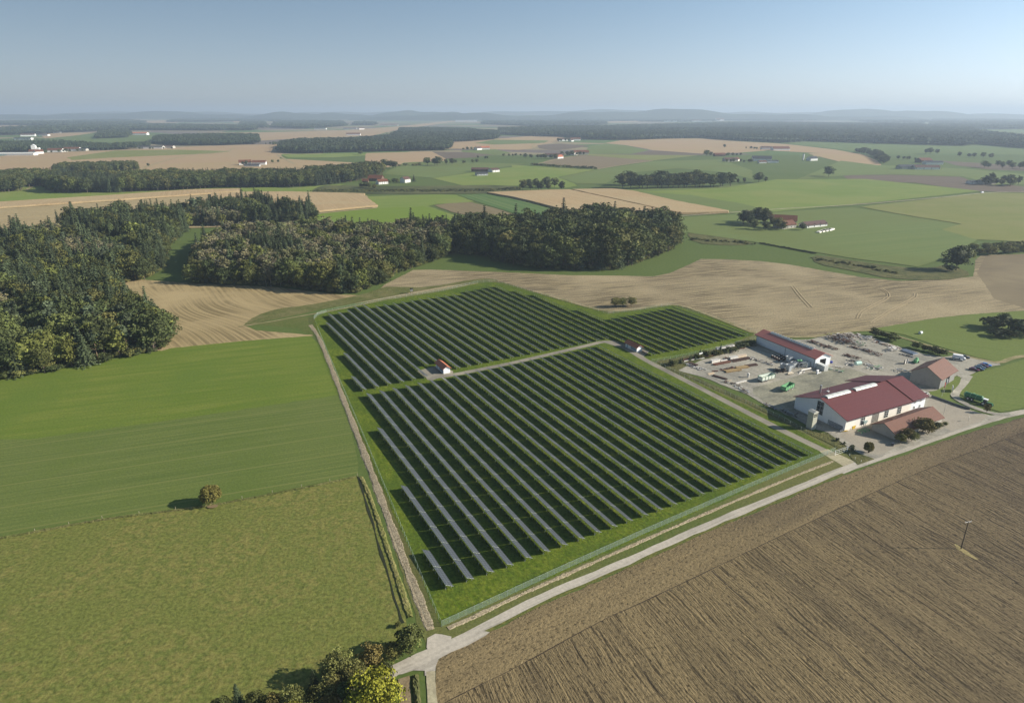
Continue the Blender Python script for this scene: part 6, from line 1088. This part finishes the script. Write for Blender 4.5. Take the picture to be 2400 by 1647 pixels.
c = Y2(1150, 800); root = empty('wooden_cart', (c[0], c[1], 0), .45); tag(root, 'low cream cart loaded with slats in front of the hoppers', 'cart'); MB().box((0, 0, .6), (3.6, 1.3, .12)).build('bed', plain('cream slats', (.66, .58, .45)), root)
for k in range(4): MB().box((.1*k, -.5+k*.33, .75+.05*k), (3.2, .18, .1), .06*k).build('slat', plain('cream slat', (.7, .6, .46)), root)
for s_ in (-1, 1): MB().rod((-1, s_*.55, .3), (-1, s_*.7, .3), .3, 10).build('wheel', BLACK, root)
c = Y1(2200, 1080); o = MB().rod((0, 0, 0), (0, 0, 1.9), .45, 12, .5).rod((0, 0, 1.9), (0, 0, 2.3), .62, 12, .4).build('drum', PALEB, loc=(c[0], c[1], 0)); tag(o, 'pale upright drum casting a shadow beside the large trailer', 'drum')
for x, y, c_, l in ((2070, 540, (.62, .62, .03), 'yellow-green drum outside the hall doorway'), (2155, 530, (.04, .06, .35), 'dark blue drum at the hall corner')): c = Y2(x, y); o = MB().rod((0, 0, 0), (0, 0, 1.1), .6, 12).rod((0, 0, 1.1), (0, 0, 1.16), .5, 12).build('drum', plain('drum paint', c_, .4, .4), loc=(c[0], c[1], 0)); tag(o, l, 'drum')
c = Y3(1010, 660); o = MB().rod((-1.6, 0, 1.0), (1.6, 0, 1.0), .95, 16).box((0, 0, .15), (2.4, 1.2, .3)).build('tank', plain('pale turquoise paint', (.45, .62, .55), .5, .3), loc=(c[0], c[1], 0), rz=.3); tag(o, 'pale turquoise tank lying on the grass strip', 'tank')
# long corrugated pipes
a, b_ = Y3(1830, 400), Y3(2060, 480); an_ = ang2(a, b_); d_ = math.dist(a, b_)
for k in range(4):
    off = (k-1.5)*.95; o = MB()
    for q in range(14): o.rod((-d_/2+d_*q/14, 0, .95), (-d_/2+d_*(q+1)/14-.02, 0, .95), .46 if q % 2 else .43, 12)
    c = ((a[0]+b_[0])/2-math.sin(an_)*off, (a[1]+b_[1])/2+math.cos(an_)*off); o = o.build('steel_pipe', plain('blue grey zinc', (.42, .46, .52), .4, .5, .4), loc=(c[0], c[1], -.45), rz=an_); tag(o, 'long blue-grey corrugated pipe in the bundle before the back hedge', 'pipe', 'corrugated pipes before the back hedge')
c = Y3(1880, 640); root = empty('panel_stand', (c[0], c[1], 0), .55)
tag(root, 'dark striped panel standing behind the workshop roof', 'panel')
for k in range(4): MB().box((-1.35+k*.9, 0, 1.3), (.8, .12, 2.2)).build('board', (BLACK, PALEB, BLACK, GREYS)[k], root)
c = Y3(2060, 620); root = empty('combine_header', (c[0], c[1], 0), .7); tag(root, 'light green field machine by the old barn gable', 'machine'); MB().box((0, 0, 1.2), (2.6, 1.6, 1.4)).box((.5, 0, 2.2), (1.1, 1.2, .8), 0, .7).build('body', LGREEN, root); MB().box((-1.8, 0, .8), (1.2, 2.2, .5)).build('header', DGREEN, root)
for s_ in (-1, 1): MB().rod((.6, s_*.85, .5), (.6, s_*1.15, .5), .5, 12).build('wheel', BLACK, root)
# green frame, yellow bin, parked things in front of the workshop
c = Y4(720, 650); root = empty('green_cage', (c[0], c[1], 0), ang2(W(1978, 1012), W(2164, 956))); tag(root, 'low bright green open frame lying on the forecourt', 'frame'); f = MB()
for y in (-.75, .75):
    for z in (.15, .8): f.box((0, y, z), (4.8, .12, .12))
    for x in (-2.34, 0, 2.34): f.box((x, y, .47), (.12, .12, .8))
for x in (-2.34, 0, 2.34): f.box((x, 0, .8), (.1, 1.5, .1))
f.build('frame', plain('bright green paint', (.05, .30, .09), .5, .3), root)
for s_ in (-1, 1): MB().box((-2.5, s_*.72, .4), (.2, .2, .8)).build('leg', plain('cream knob', (.7, .7, .4)), root)
c = Y4(565, 605); o = MB().box((0, 0, .75), (1.7, 1.2, 1.3), 0, 1.1).box((0, 0, 1.43), (2.0, 1.4, .08)).box((0, .2, .06), (1.4, .8, .12)).build('skip', plain('yellow paint', (.60, .38, .03), .5, .3), loc=(c[0], c[1], 0), rz=.5); tag(o, 'small yellow skip by the lit workshop wall', 'skip')
c = Y4(715, 570); root = empty('grey_mixer', (c[0], c[1], 0), .5); tag(root, 'grey-green machine on legs under the workshop eave', 'machine'); MB().box((0, 0, 1.9), (1.7, 1.3, 1.1), 0, 1.25).build('body', plain('greenish grey', (.33, .42, .40)), root)
for x in (-.6, .6):
    for y in (-.4, .4): MB().box((x, y, .7), (.14, .14, 1.4)).build('leg', GREYS, root)
c = Y4(1112, 838); o = MB().box((0, 0, .6), (1.3, .8, 1.1)).box((0, 0, 1.18), (1.4, .9, .08)).box((0, 0, .03), (1.1, .6, .06)).build('waste_container', plain('dark blue grey plastic', (.05, .06, .08), .5, .3), loc=(c[0], c[1], 0), rz=1.0); tag(o, 'dark waste container standing by itself at the road', 'waste container')
c = Y4(790, 935); o = MB().rod((0, 0, 0), (0, 0, 1.2), .2, 8).build('bollard', BLACK, loc=(c[0], c[1], 0)); tag(o, 'short dark post beside the small round tree', 'post')
# vehicles
def car(c, rz, col, label, group=None, Lc=4.3):
    root = empty('parked_car', (c[0], c[1], 0), rz); tag(root, label, 'car', group); pm = plain('car paint', col, .25, .5, .1, var=.03)
    pr = [(-2.15, .35), (2.15, .35), (2.18, .72), (1.25, .92), (-2.0, .98), (-2.18, .8)]; MB().prism(pr, -.84, .84).build('body', pm, root)
    cb = MB(); cb.add([(-1.75, -.78, .96), (1.05, -.78, .92), (1.05, .78, .92), (-1.75, .78, .96), (-1.45, -.62, 1.42), (.25, -.62, 1.44), (.25, .62, 1.44), (-1.45, .62, 1.42)], [(0, 1, 5, 4), (1, 2, 6, 5), (2, 3, 7, 6), (3, 0, 4, 7)]); cb.build('windows', plain('car glass', (.03, .035, .04), .1, .6), root)
    MB().box((-.6, 0, 1.445), (1.72, 1.26, .04)).build('roof', pm, root)
    for s_ in (-1, 1):
        for x in (-1.35, 1.35): w_ = MB().rod((x, s_*.66, .33), (x, s_*.88, .33), .33, 12).build('wheel', BLACK, root); MB().rod((x, s_*.881, .33), (x, s_*.895, .33), .18, 8).build('rim', GREYS, w_)
        MB().box((2.16, s_*.6, .66), (.06, .3, .13)).build('headlight', plain('lamp glass', (.8, .8, .78), .1, .6), root)
    return root
cs = [((780, 595), (.14, .03, .05), 'dark crimson parked car at the near end of the row'), ((862, 580), (.03, .06, .11), 'navy car second in the row from the crimson end'), ((890, 553), (.06, .09, .12), 'dark grey-blue car in the middle of the row'), ((945, 530), (.13, .04, .07), 'wine-red car next to the bright blue one'), ((993, 512), (.04, .16, .50), 'bright blue parked car at the end of the row')]
for (p_, col, l) in cs: car(Y5(*p_), R(-38), col, l, 'cars parked on the gravel')
car(Y5(610, 372), R(-25), (.03, .03, .035), 'black car behind the white van'); car(Y5(490, 418), R(-25), (.35, .37, .38), 'silver car half hidden by the old barn roof'); car(W(2166, 925), R(20), (.7, .68, .62), 'white car by the workshop end wall')
def van(c, rz, label, s=1.0):
    root = empty('white_van', (c[0], c[1], 0), rz); root.scale = (s, s, s); tag(root, label, 'van'); MB().prism([(-2.9, .4), (2.6, .4), (2.65, 1.0), (1.9, 1.25), (1.3, 2.3), (-2.85, 2.45)], -.98, .98).build('body', PURE, root)
    MB().box((0, 0, 0), (.02, 1.6, .8)).build('windscreen', plain('van glass', (.03, .04, .05), .1, .6), root, loc=(1.64, 0, 1.8)).rotation_euler[1] = -.52
    for s_ in (-1, 1):
        for x in (-1.8, 1.7): MB().rod((x, s_*.75, .38), (x, s_*1.0, .38), .38, 12).build('wheel', BLACK, root)
van(Y5(515, 395), R(-25), 'white box van parked behind the old barn'); van(W(2302, 452.5), R(25), 'tiny white van driving on the far country road')
# tanker and tractor
a, b_ = Y5(700, 1120), Y5(900, 1180); an_ = ang2(a, b_); c = ((a[0]+b_[0])/2, (a[1]+b_[1])/2+1.5); root = empty('slurry_tanker', (c[0], c[1], 0), an_); tag(root, 'dark green slurry tanker behind the white-roofed tractor', 'tanker')
tk = MB().rod((-3.2, 0, 1.9), (3.2, 0, 1.9), 1.1, 20).rod((3.2, 0, 1.9), (3.6, 0, 1.9), 1.1, 20, .6).rod((-3.6, 0, 1.9), (-3.2, 0, 1.9), .6, 20, 1.1).build('tank', DGREEN, root); e = MB()
for x in (-3.1, -1, 1.1, 3.1): e.rod((x-.08, 0, 1.9), (x+.08, 0, 1.9), 1.15, 20)
e.build('band', LGREEN, tk); MB().box((0, 0, .75), (6.6, 1.0, .25)).box((4.3, 0, .7), (2.0, .2, .2)).build('frame', LGREEN, root); MB().rod((0, 0, 3.0), (0, 0, 3.2), .4, 12).build('hatch', LGREEN, root)
for x in (-1.6, -.1):
    for s_ in (-1, 1): w_ = MB().rod((x, s_*.8, .68), (x, s_*1.25, .68), .68, 16).build('wheel', BLACK, root); MB().rod((x, s_*1.251, .68), (x, s_*1.27, .68), .34, 10).build('rim', PALEB, w_)
c = Y5(1000, 1225); root = empty('tractor', (c[0]+.3, c[1]+.4, 0), an_); tag(root, 'tractor with white cab roof hitched to the green tanker', 'tractor'); MB().box((1.0, 0, 1.25), (2.2, .9, .8), 0, .9).box((.6, 0, .75), (3.2, .5, .4)).build('bonnet', DGREEN, root)
MB().box((-.75, 0, 1.95), (1.4, 1.4, 1.3), 0, .88).build('cab_glass', plain('cab glass', (.05, .06, .07), .15, .5), root); MB().box((-.75, 0, 2.68), (1.7, 1.6, .16)).build('cab_roof', PURE, root)
for x, r_, w_ in ((-1.0, .88, .55), (1.6, .6, .4)):
    for s_ in (-1, 1): q = MB().rod((x, s_*.7, r_), (x, s_*(.7+w_), r_), r_, 16).build('wheel', BLACK, root); MB().rod((x, s_*(.702+w_), r_), (x, s_*(.72+w_), r_), r_*.5, 10).build('rim', PALEB, q)
tre = W(2311, 968); plant('bronze', *tre, 4.6, 'thin young bronze tree beside the tractor shadow', None, .55)
# retaining wall, flags, sign and bale
wp = WW([(2183, 931), (2210, 940), (2240, 951), (2272, 961)]); g = MB()
for a, b_ in zip(wp, wp[1:]): g.box(((a[0]+b_[0])/2, (a[1]+b_[1])/2, .5), (math.dist(a, b_)+.1, .3, 1.0), ang2(a, b_))
o = g.build('retaining_wall', plain('dark concrete', (.10, .11, .12), .9, .1)); tag(o, 'low dark wall between the forecourt and the grass verge', 'wall')
for x, y, h, m_, l in ((205, 1065, 7, plain('red flag', (.62, .16, .10), .8), 'flagpole with a hanging red and white flag near the old barn'), (245, 1000, 7, plain('white flag', (.75, .74, .70), .8), 'flagpole with a hanging white flag near the old barn')):
    c = Y5(x, y); root = empty('flagpole', (c[0], c[1], 0)); tag(root, l, 'flagpole'); MB().rod((0, 0, 0), (0, 0, h), .06, 6, .04).build('pole', PALEB, root); MB().add([(.05, 0, h-.1), (.55, .1, h-.4), (.45, -.05, h-2.6), (.08, 0, h-2.8), (.05, .04, h-.1), (.55, .14, h-.4), (.45, -.01, h-2.6), (.08, .04, h-2.8)], [(0, 1, 2, 3), (7, 6, 5, 4), (0, 4, 5, 1), (1, 5, 6, 2), (2, 6, 7, 3), (3, 7, 4, 0)]).build('flag', m_, root)
c = Y5(395, 990); root = empty('banner_sign', (c[0], c[1], 0), 1.1); tag(root, 'tall narrow white banner board beside the curving track', 'sign'); MB().box((1.6, 0, 1.5), (3.4, .12, 2.2)).build('board', PURE, root); MB().box((.2, 0, .5), (.12, .1, 1.0)).build('leg', GREYS, root); MB().box((3.0, 0, .5), (.12, .1, 1.0)).build('leg', GREYS, root)
c = W(2157, 783); o = MB().rod((-.75, 0, .85), (.75, 0, .85), .85, 18).build('hay_bale', plain('white wrap', (.75, .78, .78), .4, .4), loc=(c[0], c[1], 0), rz=.4); tag(o, 'single white wrapped round bale on the bright meadow', 'bale')
c = Y5(235, 1380); root = empty('lamp_post', (c[0], c[1], 0)); tag(root, 'thin grey lamp post at the shed end by the forecourt', 'lamp post'); MB().rod((0, 0, 0), (0, 0, 4.6), .05, 6).build('pole', GREYS, root); MB().box((.3, 0, 4.6), (.7, .15, .08)).build('lamp_head', PALEB, root)
c = Y5(675, 1500); root = empty('road_sign', (c[0], c[1], 0), .8); tag(root, 'small sign post in the gravel patch where the forecourt meets the road', 'sign'); MB().rod((0, 0, 0), (0, 0, 2.2), .04, 6).build('pole', GREYS, root); MB().box((0, -.05, 2.0), (.6, .04, .6)).build('plate', PALEB, root)
# mobile crane arm behind the workshop
c = Y3(1260, 720); root = empty('loader_crane', (c[0], c[1], 0), 0); tag(root, 'thin bent rust-coloured crane arm behind the workshop', 'crane'); MB().rod((0, 0, 0), (0, 0, 2.0), .12, 6).build('pole', GREYS, root); MB().rod((0, 0, 2.0), (-1.6, 1.5, 3.6), .09, 6).rod((-1.6, 1.5, 3.6), (-4.0, 2.6, 3.5), .07, 6).rod((-4.0, 2.6, 3.5), (-4.2, 2.6, 2.6), .05, 5).build('arm', RUST, root)
# power pole in the ploughed field
c = W(2252, 1286); root = empty('power_pole', (c[0], c[1], 0), .25); tag(root, 'thin dark wooden power pole with crossarm in the ploughed field', 'pole'); MB().rod((0, 0, 0), (0, 0, 9.0), .14, 7, .1).build('pole', plain('pole wood', (.06, .05, .04), .9), root); MB().box((0, 0, 8.9), (2.3, .12, .12)).build('crossarm', PALEB, root)
for x in (-1.0, 0, 1.0): MB().rod((x, 0, 8.95), (x, 0, 9.25), .06, 6).build('insulator', PALEB, root)
# raised hide and pasture posts
c = W(965, 688); root = empty('hunting_hide', (c[0], c[1], 0), .2); tag(root, 'small raised wooden hide on legs at the straw field edge', 'hide'); MB().box((0, 0, 2.5), (1.7, 1.6, 1.8)).build('cabin', plain('weathered hide boards', (.34, .31, .28)), root); MB().prism([(-1.1, 3.4), (1.1, 3.5), (1.1, 3.6), (-1.1, 3.5)], -1.0, 1.0).build('roof', DARK, root)
for x in (-.7, .7):
    for y in (-.7, .7): MB().rod((x*1.15, y*1.15, 0), (x, y, 1.6), .08, 6).build('leg', BRN, root)
fence([(0, 1262), (240, 1216), (495, 1184), (838, 1116)], 'weathered pasture fence posts along the crop boundary', 1.1, 9, mat=None, name='pasture_fence', rail=False, pm=plain('grey post wood', (.35, .30, .22)), pr=.07)
fence([(1978, 1060), (2004, 1076), (2032, 1090)], 'short line of white posts beside the gravel path mouth', .8, 3, mat=None, name='post_row', rail=False, pm=WHITE, pr=.06)
# grass tufts, weeds and straw bits give the near ground a real surface
def tuftmesh():
    r = np.random.default_rng(5); n_ = 26; cen = np.stack([r.normal(size=n_)*.22, r.normal(size=n_)*.22, r.uniform(.02, .28, n_)], 1); nr = np.stack([r.normal(size=n_), r.normal(size=n_), r.uniform(.1, .7, n_)], 1)
    return quads_mesh('tuft', cen, nr, r.uniform(.08, .16, n_), r.uniform(.2, .4, n_), r.uniform(0, 1, n_), OLV)
HZD=1.15e-4; HZC=(.70,.83,.98,1); EXPO=.84; SKT=(.84,.96,1.10); SKT2=(.58,1.0,1.50); SKM=.7; SKL=.38; SKR=.90; SKS=.10; SKD=.6
w = bpy.data.worlds.new('World'); sc.world = w; w.use_nodes = True; wn = w.node_tree
SUN_AZ = 1.5; SUN_EL = 26.5   # degrees: azimuth from +X towards -Y
sky = wn.nodes.new('ShaderNodeTexSky'); sky.sky_type = 'NISHITA'; sky.sun_disc = False
sky.sun_elevation = R(SUN_EL); sky.sun_rotation = R(90+SUN_AZ); sky.altitude = 500; sky.air_density = 1.0; sky.dust_density = SKD; sky.ozone_density = 2.5
bw = wn.nodes.new('ShaderNodeRGBToBW'); wn.links.new(sky.outputs[0], bw.inputs[0])
tcw = wn.nodes.new('ShaderNodeTexCoord').outputs['Generated']; sw_ = wn.nodes.new('ShaderNodeSeparateXYZ'); wn.links.new(tcw, sw_.inputs[0])
tn = mixc(wn, 1.0, bw.outputs[0], mixc(wn, ramp(wn, sw_.outputs[2], 0, .22), SKT, SKT2), 'MULTIPLY'); col = mixc(wn, SKM, sky.outputs[0], tn)
mr = wn.nodes.new('ShaderNodeMapRange'); mr.inputs[1].default_value = -.75; mr.inputs[2].default_value = .75; mr.inputs[3].default_value = SKL; mr.inputs[4].default_value = SKR; wn.links.new(sw_.outputs[0], mr.inputs[0])
vs_ = wn.nodes.new('ShaderNodeVectorMath'); vs_.operation = 'SCALE'; wn.links.new(col, vs_.inputs[0]); wn.links.new(mr.outputs[0], vs_.inputs['Scale'])
wn.links.new(vs_.outputs[0], wn.nodes['Background'].inputs[0]); wn.nodes['Background'].inputs[1].default_value = SKS
sl = bpy.data.lights.new('sun', 'SUN'); sl.energy = 4.2; sl.angle = R(.5); sl.color = (1, .93, .80)
so = bpy.data.objects.new('sun', sl); COL.objects.link(so)
d = Vector((math.cos(R(SUN_EL))*math.cos(R(SUN_AZ)), -math.cos(R(SUN_EL))*math.sin(R(SUN_AZ)), math.sin(R(SUN_EL))))
so.rotation_euler = d.to_track_quat('Z', 'Y').to_euler()
# haze
mh = bpy.data.materials.new('haze air'); mh.use_nodes = True; hn = mh.node_tree
hn.nodes.remove(hn.nodes['Principled BSDF']); pv = hn.nodes.new('ShaderNodeVolumePrincipled')
pv.inputs['Color'].default_value = HZC; pv.inputs['Density'].default_value = HZD; pv.inputs['Anisotropy'].default_value = .2
hn.links.new(pv.outputs[0], hn.nodes['Material Output'].inputs['Volume'])
hb = MB().box((0, 14000, 119), (60000, 48000, 240)).build('haze', mh); tag(hb, 'thin pale blue haze over the far countryside', None, None, 'stuff')
sc.view_settings.view_transform = 'Standard'; sc.view_settings.look = 'None'; sc.view_settings.exposure = EXPO; sc.view_settings.gamma = 1
sc.cycles.max_bounces = 5; sc.cycles.diffuse_bounces = 3; sc.cycles.glossy_bounces = 2; sc.cycles.transparent_max_bounces = 8; sc.cycles.volume_bounces = 0
sc.cycles.use_denoising = True
